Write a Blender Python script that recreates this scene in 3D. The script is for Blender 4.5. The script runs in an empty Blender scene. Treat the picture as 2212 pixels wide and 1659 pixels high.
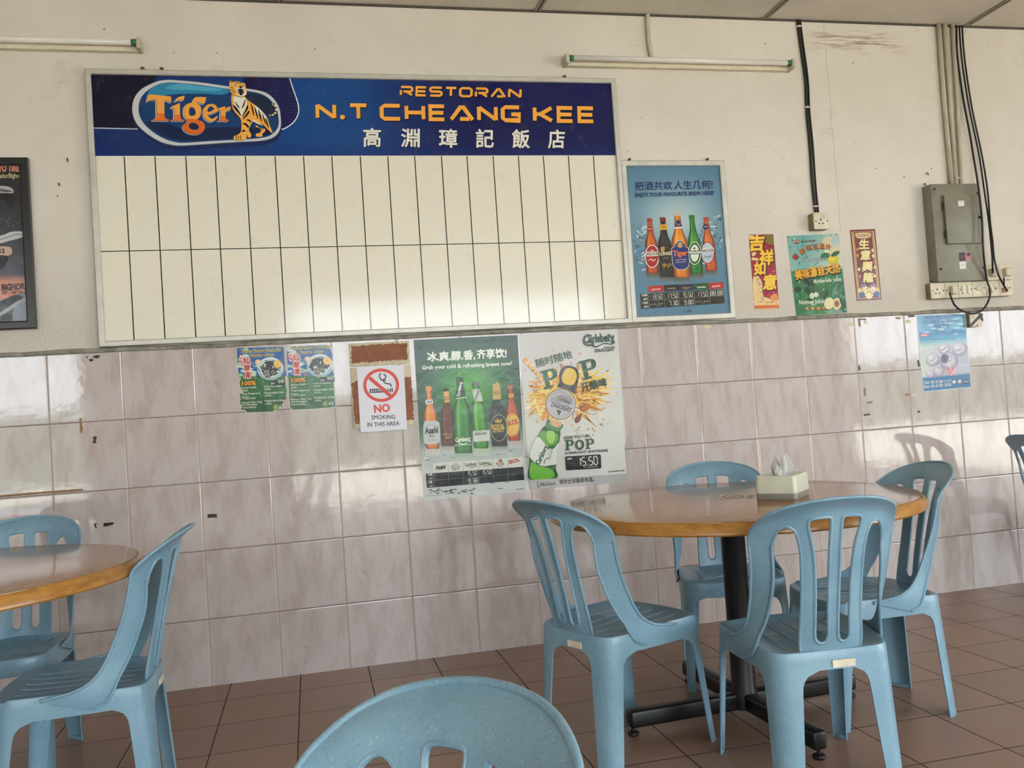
import bpy, bmesh, math, random
from mathutils import Vector, Matrix, geometry
random.seed(7)
SC = bpy.context.scene
COL = SC.collection
PI = math.pi

# ------------------------------------------------------------------ camera
FPX = 1929.36                                    # focal length in pixels of the 2212 x 1659 frame
CAMC = (1.0834, -4.1662, 1.1107)
RIGHT = (0.97308383, -0.22053861, -0.06686235)
DOWN = (-0.05827319, 0.04523236, -0.99727542)
FWD = (0.22296208, 0.97432887, 0.03116339)
cd = bpy.data.cameras.new('camera')
cam = bpy.data.objects.new('camera', cd)
COL.objects.link(cam)
cd.sensor_fit = 'HORIZONTAL'
cd.sensor_width = 36.0
cd.lens = FPX / 2212 * 36.0
cd.clip_start = 0.05
cam.matrix_world = Matrix(((RIGHT[0], -DOWN[0], -FWD[0], CAMC[0]), (RIGHT[1], -DOWN[1], -FWD[1], CAMC[1]),
                           (RIGHT[2], -DOWN[2], -FWD[2], CAMC[2]), (0, 0, 0, 1)))
SC.camera = cam

# ------------------------------------------------------------------ exposure, sky, daylight
SC.view_settings.view_transform = 'Standard'
SC.view_settings.look = 'None'
SC.view_settings.gamma = 1
SC.view_settings.use_curve_mapping = False
SC.view_settings.exposure = -0.34
SC.cycles.use_denoising = True
SC.cycles.max_bounces = 8
SC.cycles.diffuse_bounces = 5
SC.cycles.glossy_bounces = 4
SC.cycles.caustics_reflective = False
SC.cycles.caustics_refractive = False
SC.cycles.sample_clamp_indirect = 6.0
w = bpy.data.worlds.new('sky')
SC.world = w
w.use_nodes = True
bg = w.node_tree.nodes['Background']
bg.inputs['Color'].default_value = (0.86, 0.94, 1.0, 1)
bg.inputs['Strength'].default_value = 13.0

sd = bpy.data.lights.new('sun', 'SUN'); sd.energy = 55; sd.angle = math.radians(0.6); sd.color = (1.0, 0.97, 0.93)
so = bpy.data.objects.new('sun', sd); COL.objects.link(so)      # high behind the building: lights the street, not the room
so.rotation_euler = Vector((0.25, -0.42, -0.87)).to_track_quat('-Z', 'Y').to_euler()
def portal(name, loc, rot, sx, sy):
    """marks an opening of the room so that the sky light coming through it is sampled well"""
    l = bpy.data.lights.new(name, 'AREA')
    l.shape = 'RECTANGLE'; l.size = sx; l.size_y = sy
    l.cycles.is_portal = True
    o = bpy.data.objects.new(name, l); o.location = loc; o.rotation_euler = rot
    COL.objects.link(o)
    return o
# the open shop front (behind the camera) and the open right-hand side let the daylight in
portal('front_opening', (1.1, -8.2, 1.375), (PI / 2, 0, 0), 8.6, 2.75)
portal('side_opening', (9.0, -5.95, 1.375), (PI / 2, 0, PI / 2), 4.5, 2.75)

# ------------------------------------------------------------------ helpers
def lin(h):
    if isinstance(h, (tuple, list)):
        c = [x / 255 for x in h[:3]]
    else:
        h = h.lstrip('#'); c = [int(h[i:i + 2], 16) / 255 for i in (0, 2, 4)]
    return tuple(x / 12.92 if x <= 0.04045 else ((x + 0.055) / 1.055) ** 2.4 for x in c)

def ray(px, py):
    a, b = (px - 1106) / FPX, (py - 829.5) / FPX
    return Vector([RIGHT[i] * a + DOWN[i] * b + FWD[i] for i in range(3)])
def WP(px, py, off=0.0):
    """measured point of the photograph -> (x, z) on a plane parallel to the back wall, `off` metres in front of it"""
    d = ray(px, py); t = (-off - CAMC[1]) / d.y
    return (CAMC[0] + t * d.x, CAMC[2] + t * d.z)
def ZP(px, py, z=0.0):
    d = ray(px, py); t = (z - CAMC[2]) / d.z
    return Vector((CAMC[0] + t * d.x, CAMC[1] + t * d.y, z))

class NT:
    """tiny node-graph builder"""
    def __init__(s, name):
        s.m = bpy.data.materials.new(name); s.m.use_nodes = True
        s.n = s.m.node_tree.nodes; s.l = s.m.node_tree.links
        s.b = s.n['Principled BSDF']
    def node(s, t, **k):
        n = s.n.new(t)
        for a, b in k.items(): setattr(n, a, b)
        return n
    def put(s, sock, v):
        if hasattr(v, 'links'): s.l.new(v, sock)
        elif v is not None: sock.default_value = v
    def math(s, op, a, b=None, c=None, clamp=False):
        n = s.node('ShaderNodeMath', operation=op, use_clamp=clamp)
        s.put(n.inputs[0], a); s.put(n.inputs[1], b)
        if c is not None: s.put(n.inputs[2], c)
        return n.outputs[0]
    def mix(s, f, a, b, mode='MIX'):
        n = s.node('ShaderNodeMix', data_type='RGBA', blend_type=mode)
        s.put(n.inputs[0], f); s.put(n.inputs[6], a if hasattr(a, 'links') else (*a, 1)); s.put(n.inputs[7], b if hasattr(b, 'links') else (*b, 1))
        return n.outputs[2]
    def pos(s):
        return s.node('ShaderNodeTexCoord').outputs['Object']
    def xyz(s, v):
        n = s.node('ShaderNodeSeparateXYZ'); s.l.new(v, n.inputs[0]); return n.outputs
    def comb(s, x, y, z):
        n = s.node('ShaderNodeCombineXYZ')
        for i, v in enumerate((x, y, z)): s.put(n.inputs[i], v)
        return n.outputs[0]
    def mapping(s, v, scale=(1, 1, 1), rot=(0, 0, 0), loc=(0, 0, 0)):
        n = s.node('ShaderNodeMapping'); s.l.new(v, n.inputs[0])
        n.inputs[1].default_value = loc; n.inputs[2].default_value = rot; n.inputs[3].default_value = scale
        return n.outputs[0]
    def noise(s, v, scale=5, detail=4, rough=0.55, dist=0.0):
        n = s.node('ShaderNodeTexNoise'); s.l.new(v, n.inputs['Vector'])
        n.inputs['Scale'].default_value = scale; n.inputs['Detail'].default_value = detail
        n.inputs['Roughness'].default_value = rough; n.inputs['Distortion'].default_value = dist
        return n.outputs['Fac']
    def ramp(s, f, a, b):
        n = s.node('ShaderNodeMapRange', interpolation_type='SMOOTHSTEP'); s.put(n.inputs[0], f)
        n.inputs[1].default_value = a; n.inputs[2].default_value = b
        return n.outputs[0]
    def bump(s, h, strength=0.2, dist=0.01):
        n = s.node('ShaderNodeBump'); s.l.new(h, n.inputs['Height'])
        n.inputs['Strength'].default_value = strength; n.inputs['Distance'].default_value = dist
        s.l.new(n.outputs[0], s.b.inputs['Normal'])
    def out(s, col=None, rough=None, metal=None, spec=None, coat=None):
        if col is not None: s.put(s.b.inputs['Base Color'], col if hasattr(col, 'links') else (*col, 1))
        s.put(s.b.inputs['Roughness'], rough); s.put(s.b.inputs['Metallic'], metal)
        s.put(s.b.inputs['Specular IOR Level'], spec); s.put(s.b.inputs['Coat Weight'], coat)
        return s.m

def plain(name, c, rough=0.5, metal=0.0, var=0.12, scale=30, spec=None):
    g = NT(name); f = g.noise(g.pos(), scale, 4)
    c = lin(c); dk = tuple(x * (1 - var) for x in c); lt = tuple(min(1, x * (1 + var)) for x in c)
    return g.out(g.mix(g.ramp(f, 0.3, 0.7), dk, lt), rough, metal, spec)

def link(name, me, mat, parent=None):
    o = bpy.data.objects.new(name, me); COL.objects.link(o)
    if mat is not None:
        for m in (mat if isinstance(mat, (list, tuple)) else [mat]): me.materials.append(m)
    if parent is not None: o.parent = parent
    return o
def mesh(name, vs, fs, mat, parent=None, smooth=False):
    me = bpy.data.meshes.new(name); me.from_pydata([tuple(v) for v in vs], [], fs); me.update()
    if smooth:
        for p in me.polygons: p.use_smooth = True
    return link(name, me, mat, parent)
def bm_obj(name, bm, mat, parent=None, smooth=False, recalc=True):
    if recalc: bmesh.ops.recalc_face_normals(bm, faces=bm.faces)
    me = bpy.data.meshes.new(name); bm.to_mesh(me); bm.free()
    if smooth:
        for p in me.polygons: p.use_smooth = True
    return link(name, me, mat, parent)
def shade_auto(o, ang=35):
    for p in o.data.polygons: p.use_smooth = True
    o.data.set_sharp_from_angle(angle=math.radians(ang))
def add_box(bm, x0, x1, y0, y1, z0, z1, bev=0.0, seg=2):
    vs = [bm.verts.new(p) for p in [(x0, y0, z0), (x1, y0, z0), (x1, y1, z0), (x0, y1, z0), (x0, y0, z1), (x1, y0, z1), (x1, y1, z1), (x0, y1, z1)]]
    fs = [bm.faces.new([vs[i] for i in f]) for f in [(0, 3, 2, 1), (4, 5, 6, 7), (0, 1, 5, 4), (1, 2, 6, 5), (2, 3, 7, 6), (3, 0, 4, 7)]]
    if bev:
        es = list({e for f in fs for e in f.edges})
        bmesh.ops.bevel(bm, geom=es, offset=bev, segments=seg, affect='EDGES', profile=0.5)
def box(name, x0, x1, y0, y1, z0, z1, mat, parent=None, bev=0.0, seg=2):
    bm = bmesh.new(); add_box(bm, x0, x1, y0, y1, z0, z1, bev, seg)
    o = bm_obj(name, bm, mat, parent)
    if bev: shade_auto(o, 40)
    return o
def add_tube(bm, pts, r, n=10, closed=False, caps=True):
    pts = [Vector(p) for p in pts]; N = len(pts)
    rr = r if isinstance(r, (list, tuple)) else [r] * N
    rings = []; up = None
    for i in range(N):
        a = pts[i - 1] if (i > 0 or closed) else pts[i]
        b = pts[(i + 1) % N] if (i < N - 1 or closed) else pts[i]
        t = (b - a).normalized()
        if up is None:
            up = Vector((0, 0, 1)) if abs(t.z) < 0.9 else Vector((1, 0, 0))
        u = (up - t * up.dot(t)).normalized(); v = t.cross(u); up = u
        rings.append([bm.verts.new(pts[i] + (u * math.cos(2 * PI * k / n) + v * math.sin(2 * PI * k / n)) * rr[i]) for k in range(n)])
    M = N if closed else N - 1
    for i in range(M):
        A, B = rings[i], rings[(i + 1) % N]
        sh = 0
        if closed and i == N - 1:
            sh = min(range(n), key=lambda s: sum((A[k].co - B[(k + s) % n].co).length for k in range(n)))
        for k in range(n):
            try: bm.faces.new([A[k], A[(k + 1) % n], B[(k + 1 + sh) % n], B[(k + sh) % n]])
            except ValueError: pass
    if caps and not closed:
        bm.faces.new(rings[0][::-1]); bm.faces.new(rings[-1])
def spline(pts, sub=6, closed=False):
    pts = [Vector(p) for p in pts]; n = len(pts); out = []
    rng = range(n) if closed else range(n - 1)
    for i in rng:
        if closed: p0, p1, p2, p3 = pts[i - 1], pts[i], pts[(i + 1) % n], pts[(i + 2) % n]
        else: p0, p1, p2, p3 = pts[max(i - 1, 0)], pts[i], pts[i + 1], pts[min(i + 2, n - 1)]
        for k in range(sub):
            t = k / sub
            out.append(0.5 * ((2 * p1) + (p2 - p0) * t + (2 * p0 - 5 * p1 + 4 * p2 - p3) * t * t + (3 * p1 - p0 - 3 * p2 + p3) * t ** 3))
    if not closed: out.append(pts[-1])
    return out
def tube(name, pts, r, mat, parent=None, n=10, closed=False):
    bm = bmesh.new(); add_tube(bm, pts, r, n, closed)
    return bm_obj(name, bm, mat, parent, smooth=True)
def add_lathe(bm, prof, cx=0, cy=0, n=48):
    rings = []
    for r, z in prof:
        if r < 1e-6: rings.append([bm.verts.new((cx, cy, z))])
        else: rings.append([bm.verts.new((cx + r * math.cos(2 * PI * k / n), cy + r * math.sin(2 * PI * k / n), z)) for k in range(n)])
    for A, B in zip(rings, rings[1:]):
        for k in range(n):
            a = [A[k % len(A)], A[(k + 1) % len(A)]]; b = [B[(k + 1) % len(B)], B[k % len(B)]]
            f = []
            for v in a + b:
                if v not in f: f.append(v)
            if len(f) > 2:
                try: bm.faces.new(f)
                except ValueError: pass
def tag(o, label=None, cat=None, group=None, kind=None):
    if label: o['label'] = label
    if cat: o['category'] = cat
    if group: o['group'] = group
    if kind: o['kind'] = kind
    return o
def thing(name, label, cat, loc=(0, 0, 0), rz=0, group=None):
    o = bpy.data.objects.new(name, None); COL.objects.link(o)
    o.empty_display_size = 0.05; o.location = loc; o.rotation_euler = (0, 0, rz)
    return tag(o, label, cat, group)
def settle(root):
    """parts were built in room coordinates: hang them under the thing's base without moving them"""
    bpy.context.view_layer.update()
    inv = root.matrix_world.inverted()
    for c in root.children: c.matrix_parent_inverse = inv
# ------------------------------------------------------------------ materials of the room
def mat_wall():
    g = NT('painted_plaster'); P = g.pos(); x, y, z = g.xyz(P)
    base = g.mix(g.ramp(g.noise(P, 1.6, 5, 0.6), 0.35, 0.68), lin('#d5cfc5'), lin('#e1dcd3'))
    grime = g.math('MULTIPLY', g.ramp(g.noise(P, 3.2, 6, 0.7), 0.54, 0.74), 0.38)
    base = g.mix(grime, base, lin('#aaa28f'))
    # grey stipple of dirt low down, above the tiles
    low = g.ramp(z, 1.95, 1.5)
    sp = g.math('MULTIPLY', g.ramp(g.noise(P, 210, 3, 0.65), 0.50, 0.64), low)
    base = g.mix(g.math('MULTIPLY', low, 0.35), base, lin('#b9b3a5'))
    base = g.mix(g.math('MULTIPLY', sp, 0.62), base, lin('#8d897f'))
    fly = g.math('MULTIPLY', g.ramp(g.noise(P, 42, 1, 0.5), 0.765, 0.79), 0.8)
    base = g.mix(fly, base, lin('#5b5346'))
    # rubbed brown scrawl near the ceiling
    st = g.noise(g.mapping(P, (1.6, 1, 26), (0, 0.06, 0)), 3, 5, 0.7)
    inx = g.math('MULTIPLY', g.ramp(x, 3.72, 3.85), g.ramp(x, 4.40, 4.2))
    inz = g.math('MULTIPLY', g.ramp(z, 2.88, 2.95), g.ramp(z, 3.035, 2.985))
    base = g.mix(g.math('MULTIPLY', g.math('MULTIPLY', inx, inz), g.math('MULTIPLY', g.ramp(st, 0.46, 0.6), 0.8)), base, lin('#8a6f5e'))
    # hairline crack
    wob = g.math('MULTIPLY', g.math('SUBTRACT', g.noise(g.comb(0, 0, z), 4, 5, 0.7), 0.5), 0.05)
    d = g.math('ABSOLUTE', g.math('SUBTRACT', g.math('SUBTRACT', x, 3.862), wob))
    cr = g.math('MULTIPLY', g.math('LESS_THAN', d, 0.0016), g.math('GREATER_THAN', z, 1.945))
    base = g.mix(g.math('MULTIPLY', cr, 0.45), base, lin('#7d7364'))
    h = g.math('ADD', g.noise(P, 9, 5, 0.6), g.math('MULTIPLY', g.noise(P, 60, 3, 0.6), 0.25))
    g.bump(h, 0.25, 0.012)
    return g.out(base, 0.62, 0, 0.35)
def tile_grid(g, u, v, gu, gv):
    """u, v in tiles -> (fraction u, fraction v, grout mask, tile id vector)"""
    fu, fv = g.math('FRACT', u), g.math('FRACT', v)
    eu = g.math('MINIMUM', fu, g.math('SUBTRACT', 1.0, fu)); ev = g.math('MINIMUM', fv, g.math('SUBTRACT', 1.0, fv))
    mu, mv = g.math('LESS_THAN', eu, gu), g.math('LESS_THAN', ev, gv)
    return fu, fv, eu, ev, mu, mv
def mat_wall_tile():
    g = NT('marbled_wall_tile'); P = g.pos(); x, y, z = g.xyz(P)
    u = g.math('DIVIDE', x, 0.3); v = g.math('DIVIDE', g.math('ADD', z, 0.0094), 0.3)
    fu, fv, eu, ev, mu, mv = tile_grid(g, u, v, 0.0062, 0.0062)
    idn = g.math('ADD', g.math('MULTIPLY', g.math('FLOOR', u), 0.17), g.math('MULTIPLY', g.math('FLOOR', v), 0.11))
    T = g.comb(fu, g.math('MULTIPLY', idn, 0.55), fv)
    S = g.mapping(T, (1.9, 1, 0.62), (0, 0.45, 0))
    a = g.noise(S, 2.2, 5, 0.6, 0.4); b = g.noise(g.mapping(S, (1, 1, 1), (0, 0, 0), (4.1, 2.0, 1.3)), 2.6, 4, 0.6, 0.6)
    c = g.mix(g.ramp(a, 0.34, 0.62), lin('#b4a7a4'), lin('#c1b9b8'))
    c = g.mix(g.math('MULTIPLY', g.ramp(b, 0.54, 0.76), 0.36), c, lin('#b48e8a'))
    c2 = g.noise(g.mapping(S, (1.6, 1, 1.3), (0, 0, 0), (9.1, 5.0, 7.3)), 4, 5, 0.65, 0.8)
    c = g.mix(g.math('MULTIPLY', g.ramp(c2, 0.60, 0.74), 0.35), c, lin('#968d8e'))
    dirt = g.math('MULTIPLY', g.ramp(g.noise(P, 38, 2, 0.5), 0.74, 0.78), 0.6)
    c = g.mix(dirt, c, lin('#6f625b'))
    # grout: pale in the vertical joints, brown in the level ones
    c = g.mix(mu, c, lin('#a39186')); c = g.mix(mv, c, lin('#74625a'))
    edge = g.math('MINIMUM', g.ramp(eu, 0.004, 0.022), g.ramp(ev, 0.004, 0.022))
    wav = g.noise(g.mapping(P, (1, 1, 1)), 26, 3, 0.55)
    wav2 = g.noise(P, 6, 2, 0.5)
    h = g.math('ADD', g.math('MULTIPLY', wav, 0.10), g.math('MULTIPLY', edge, 0.5))
    h = g.math('ADD', h, g.math('MULTIPLY', wav2, 0.30))
    g.bump(h, 0.32, 0.006)
    gr = g.math('MAXIMUM', mu, mv)
    return g.out(c, g.math('ADD', 0.065, g.math('MULTIPLY', gr, 0.6)), 0, 0.56)
def mat_floor():
    g = NT('brown_floor_tile'); P = g.pos(); x, y, z = g.xyz(P)
    u = g.math('DIVIDE', g.math('SUBTRACT', x, 0.680), 0.2985); v = g.math('DIVIDE', g.math('ADD', y, 0.244), 0.316)
    fu, fv, eu, ev, mu, mv = tile_grid(g, u, v, 0.0075, 0.0065)
    wn = g.node('ShaderNodeTexWhiteNoise', noise_dimensions='2D')
    g.l.new(g.comb(g.math('FLOOR', u), g.math('FLOOR', v), 0), wn.inputs['Vector'])
    c = g.mix(wn.outputs['Value'], lin('#8a7163'), lin('#937565'))
    c = g.mix(g.math('MULTIPLY', g.ramp(g.noise(P, 3.5, 5, 0.6), 0.45, 0.75), 0.35), c, lin('#796558'))
    c = g.mix(g.math('MULTIPLY', g.ramp(g.noise(P, 260, 2, 0.5), 0.6, 0.75), 0.18), c, lin('#a8948a'))
    gr = g.math('MAXIMUM', mu, mv)
    c = g.mix(gr, c, lin('#2c1d18'))
    edge = g.math('MINIMUM', g.ramp(eu, 0.003, 0.016), g.ramp(ev, 0.003, 0.016))
    h = g.math('ADD', g.math('MULTIPLY', g.noise(P, 14, 3), 0.05), g.math('MULTIPLY', edge, 0.5))
    g.bump(h, 0.35, 0.004)
    r = g.math('ADD', g.math('ADD', 0.30, g.math('MULTIPLY', g.noise(P, 5, 4), 0.14)), g.math('MULTIPLY', gr, 0.4))
    return g.out(c, r, 0, 0.5)
def mat_ceiling():
    g = NT('ceiling_board'); P = g.pos()
    c = g.mix(g.ramp(g.noise(P, 2, 5, 0.65), 0.3, 0.7), lin('#d4d0c6'), lin('#e2ded4'))
    c = g.mix(g.math('MULTIPLY', g.ramp(g.noise(P, 120, 2), 0.6, 0.7), 0.25), c, lin('#8f8b80'))
    g.bump(g.noise(P, 80, 3), 0.15, 0.004)
    return g.out(c, 0.85, 0, 0.2)
def mat_cement():
    g = NT('bare_cement'); P = g.pos()
    c = g.mix(g.ramp(g.noise(P, 14, 5, 0.7), 0.3, 0.7), lin('#77736a'), lin('#a19c90'))
    c = g.mix(g.math('MULTIPLY', g.ramp(g.noise(P, 45, 3), 0.6, 0.72), 0.7), c, lin('#4b463f'))
    g.bump(g.noise(P, 60, 4), 0.4, 0.006)
    return g.out(c, 0.85)
def mat_chair():
    g = NT('pale_blue_plastic'); P = g.pos()
    c = g.mix(g.ramp(g.noise(P, 6, 4, 0.6), 0.3, 0.72), lin('#7296ac'), lin('#82a6b9'))
    sp = g.noise(P, 300, 2, 0.6)
    c = g.mix(g.math('MULTIPLY', g.ramp(sp, 0.56, 0.68), 0.36), c, lin('#4a6f86'))
    c = g.mix(g.math('MULTIPLY', g.ramp(g.noise(g.mapping(P, (1, 1, 1), (0, 0, 0), (3, 7, 1)), 230, 2), 0.62, 0.72), 0.35), c, lin('#b9d0da'))
    scuff = g.math('MULTIPLY', g.ramp(g.noise(g.mapping(P, (34, 34, 9)), 1, 4, 0.7), 0.67, 0.76), 0.7)
    c = g.mix(scuff, c, lin('#42525c'))
    g.bump(g.noise(P, 120, 2), 0.04, 0.002)
    return g.out(c, g.math('ADD', 0.24, g.math('MULTIPLY', g.noise(P, 9, 3), 0.18)), 0, 0.5)
def mat_wood(name, a, b, rough, scl=(1.2, 22, 8), rot=(0, 0, 0), spec=0.5):
    g = NT(name); P = g.pos()
    n1 = g.noise(g.mapping(P, scl, rot), 3, 6, 0.65, 0.3)
    n2 = g.noise(g.mapping(P, tuple(k * 4 for k in scl), rot), 3, 4, 0.6)
    c = g.mix(g.ramp(n1, 0.3, 0.7), lin(a), lin(b))
    c = g.mix(g.math('MULTIPLY', g.ramp(n2, 0.5, 0.75), 0.30), c, tuple(k * 0.62 for k in lin(a)))
    return g.out(c, rough, 0, spec)
def mat_print(name, rough=0.35, wav=0.12, wscale=14, spec=0.5, dens=1.28):
    g = NT(name)
    a = g.node('ShaderNodeAttribute', attribute_name='ink')
    P = g.pos()
    ga = g.node('ShaderNodeGamma'); g.l.new(a.outputs['Color'], ga.inputs[0]); ga.inputs[1].default_value = dens   # density of the ink
    c = g.mix(g.math('MULTIPLY', g.ramp(g.noise(P, 22, 4, 0.65), 0.55, 0.78), 0.10), ga.outputs[0], lin('#8b8478'))
    g.bump(g.noise(P, wscale, 3, 0.5), wav, 0.01)
    return g.out(c, rough, 0, spec)
def mat_metal(name, c, rough=0.35, metal=0.85):
    g = NT(name); P = g.pos()
    k = g.mix(g.ramp(g.noise(P, 18, 5, 0.6), 0.3, 0.75), tuple(v * 0.85 for v in lin(c)), lin(c))
    k = g.mix(g.math('MULTIPLY', g.ramp(g.noise(P, 60, 3), 0.66, 0.76), 0.4), k, lin('#6d6758'))
    return g.out(k, g.math('ADD', rough, g.math('MULTIPLY', g.noise(P, 30, 3), 0.15)), metal)

M = dict(
    street=plain('pale_street_concrete', '#b9b4a8', 0.9), skyblock=plain('dull_green_blocker', '#4d5a4c', 0.9),
    wall=mat_wall(), tile=mat_wall_tile(), floor=mat_floor(), ceil=mat_ceiling(), cement=mat_cement(), chair=mat_chair(),
    strip=plain('ceiling_strip_paint', '#8d897f', 0.7), darkstrip=plain('dark_joint', '#4a453d', 0.8),
    top=mat_wood('table_laminate', '#8f632b', '#a87a3e', 0.11, (0.9, 20, 20), spec=0.32),
    edge=mat_wood('table_edge_wood', '#8f5f28', '#b3833f', 0.28, (5, 5, 16), (0.5, 0.3, 0.6)),
    black=plain('black_painted_steel', '#131314', 0.38, 0.0, 0.3), blackframe=plain('black_frame_lacquer', '#17171a', 0.3, 0, 0.2),
    rubber=plain('black_rubber', '#0d0d0d', 0.6), alu=mat_metal('dull_aluminium', '#c9c8c0', 0.42, 0.55),
    white=plain('white_enamel', '#e3e1d6', 0.35, 0, 0.05), cream=plain('aged_cream_plastic', '#d8d1bb', 0.4, 0, 0.08),
    aged=plain('yellowed_box_side', '#857250', 0.6, 0, 0.15), greybox=plain('grey_enamelled_steel', '#7c7a6c', 0.42, 0.0, 0.10, 14),
    greydark=plain('dark_grey_hinge', '#3b3931', 0.7), pipe=plain('white_pvc_pipe', '#bdb6a2', 0.45, 0, 0.12, 9),
    flex=plain('grey_flexible_conduit', '#b9b5a4', 0.6), cable=plain('black_cable_sheath', '#101211', 0.4), tubeglass=plain('white_lamp_glass', '#e9e7e2', 0.18, 0, 0.02),
    green=plain('green_lamp_cap', '#1f6b45', 0.4), batten=plain('cream_lamp_batten', '#d3ccb4', 0.4, 0, 0.06),
    card=plain('brown_hardboard', '#8a5a43', 0.75, 0, 0.15, 40), cardedge=plain('torn_cream_paper', '#c9c0a6', 0.8, 0, 0.14, 50),
    tissuebox=plain('pale_green_white_plastic', '#cfd2c0', 0.32, 0, 0.04), tissuebase=plain('grey_plastic_base', '#8f8d86', 0.35, 0, 0.05),
    tissue=plain('white_tissue', '#f1f1ef', 0.9, 0, 0.03), tape=plain('black_tape', '#15120f', 0.5), tan=plain('old_brown_tape', '#a5865a', 0.55, 0, 0.2, 60),
    scrap=plain('pale_paper_scrap', '#d9d0bb', 0.7, 0, 0.1), hole=plain('dark_hole', '#0b0a08', 0.9), plug=plain('old_white_plug', '#cdc3aa', 0.42, 0, 0.08),
    brass=plain('rusty_nail', '#4a3a2c', 0.6),
    gloss=mat_print('gloss_print', 0.22, 0.16), matt=mat_print('matt_print', 0.45, 0.08), board=mat_print('enamelled_board_print', 0.11, 0.035, 5, 0.5, 1.0),
    film=mat_print('laminated_print', 0.2, 0.38, 10, 0.36),
)
# ------------------------------------------------------------------ the room
def struct(o):
    o['kind'] = 'structure'; return o
XL, XR, YF, H = -3.2, 9.0, -8.2, 3.07
struct(box('floor', XL - 0.15, XR + 0.15, YF - 0.15, 0.02, -0.1, 0.0, M['floor']))
struct(box('floor_street', -20, 30, -21.2, 4.0, -0.3, -0.102, M['street']))
struct(box('ceiling', XL, XR, YF, 0.15, H, H + 0.12, M['ceil']))
struct(box('wall_back', XL, XR, 0.0, 0.15, 1.487, H, M['wall']))
struct(box('wall_tiled', XL, XR, 0.0, 0.15, 0.0, 1.487, M['tile']))
bm = bmesh.new()                                    # rough cement ledge on top of the tiles
random.seed(3); N = 180
for i in range(N):
    xa, xb = XL + (XR - XL) * i / N, XL + (XR - XL) * (i + 1) / N
    def pr(x):
        k = math.sin(x * 7.1) * 0.0015 + math.sin(x * 23.3) * 0.0012
        return [(x, 0.0, 1.4865), (x, -0.011 - k, 1.4865 + k), (x, -0.013 - k, 1.499 + k * 1.5), (x, 0.0, 1.507 + k * 1.5)]
    A, B = pr(xa), pr(xb)
    va = [bm.verts.new(p) for p in A + B]
    for k in range(3): bm.faces.new([va[k], va[k + 1], va[k + 5], va[k + 4]])
bmesh.ops.remove_doubles(bm, verts=bm.verts, dist=1e-5)
struct(bm_obj('trim_1', bm, M['cement'], smooth=True))
struct(box('wall_left', XL - 0.15, XL, YF, 0.0, 0.0, H, M['wall']))
struct(box('wall_front', -1.75, 0.9, YF - 0.15, YF, 0.0, H, M['wall']))
struct(box('wall_front_header', XL, XR, YF - 0.16, YF - 0.01, 2.75, H, M['wall']))
struct(box('wall_front_right_blocker', 5.4, XR, YF - 0.15, YF, 0.0, H, M['wall']))  # unseen block added so the centre-right tiles reflect something dark
struct(box('wall_right', XR, XR + 0.15, -3.7, 0.0, 0.0, H, M['wall']))
struct(box('wall_right_header', XR + 0.01, XR + 0.14, YF, -3.7, 2.75, H, M['wall']))
struct(box('wall_sky_blocker', -20, 30, -21.2, -21.0, -0.102, 1.9, M['skyblock']))  # unseen, added to hide the low sky from the tile reflections
struct(box('trim_2', XR, XR + 0.16, YF - 0.1, YF + 0.3, 0.0, 2.75, M['wall']))
# ceiling joint battens and the dark line where the ceiling meets the wall
for k, x in enumerate((-0.15, 1.07, 2.29, 3.515, 4.735, 5.95, 7.17)):
    bm = bmesh.new()
    add_box(bm, x - 0.016, x - 0.004, YF, -0.004, H - 0.007, H - 0.0005)
    add_box(bm, x + 0.004, x + 0.016, YF, -0.004, H - 0.007, H - 0.0005)
    add_box(bm, x - 0.004, x + 0.004, YF, -0.004, H - 0.002, H - 0.0004)
    o = bm_obj('trim_%d' % (k + 3), bm, [M['strip'], M['darkstrip']])
    for p in o.data.polygons[12:]: p.material_index = 1
    struct(o)
struct(box('trim_10', XL, XR, -0.006, -0.0005, H - 0.011, H - 0.001, M['darkstrip']))

# ------------------------------------------------------------------ plastic chairs
def cinterp(tab, t):
    if t <= tab[0][0]: return tab[0][1]
    for (a, va), (b, vb) in zip(tab, tab[1:]):
        if t <= b:
            k = (t - a) / (b - a); return va + (vb - va) * k
    return tab[-1][1]
YC = [(0.38, -0.200), (0.43, -0.210), (0.5, -0.222), (0.6, -0.243), (0.7, -0.267), (0.775, -0.289), (0.83, -0.305)]
TOPZ = [(0, 0.829), (0.05, 0.827), (0.10, 0.820), (0.14, 0.809), (0.165, 0.797), (0.185, 0.781), (0.198, 0.762), (0.206, 0.742), (0.209, 0.72)]
def back_pt(x, z):
    ax = abs(x)
    y = cinterp(YC, z) + 0.069 * (ax / 0.19) ** 2
    d = cinterp(TOPZ, ax) - z
    if d < 0.045:
        k = 1 - max(d, 0) / 0.045
        m = min(1, max(0, (z - 0.725) / 0.085)); m = m * m * (3 - 2 * m)
        y -= 0.034 * k * k * m
        x = x * (1 + 0.02 * k * k * m)
    return Vector((x, y, z))
def dense(pts, step=0.008, closed=True):
    out = []
    n = len(pts)
    for i in range(n if closed else n - 1):
        a, b = Vector(pts[i]), Vector(pts[(i + 1) % n]); m = max(1, int((b - a).length / step))
        out += [tuple(a + (b - a) * (k / m)) for k in range(m)]
    return out
def inside(p, poly):
    x, y = p; r = False; j = len(poly) - 1
    for i in range(len(poly)):
        xi, yi = poly[i][0], poly[i][1]; xj, yj = poly[j][0], poly[j][1]
        if (yi > y) != (yj > y) and x < (xj - xi) * (y - yi) / (yj - yi) + xi: r = not r
        j = i
    return r
def smooth2(pts, sub=5):
    return [(p.x, p.y) for p in spline([(a, b, 0) for a, b in pts], sub)]
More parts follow.
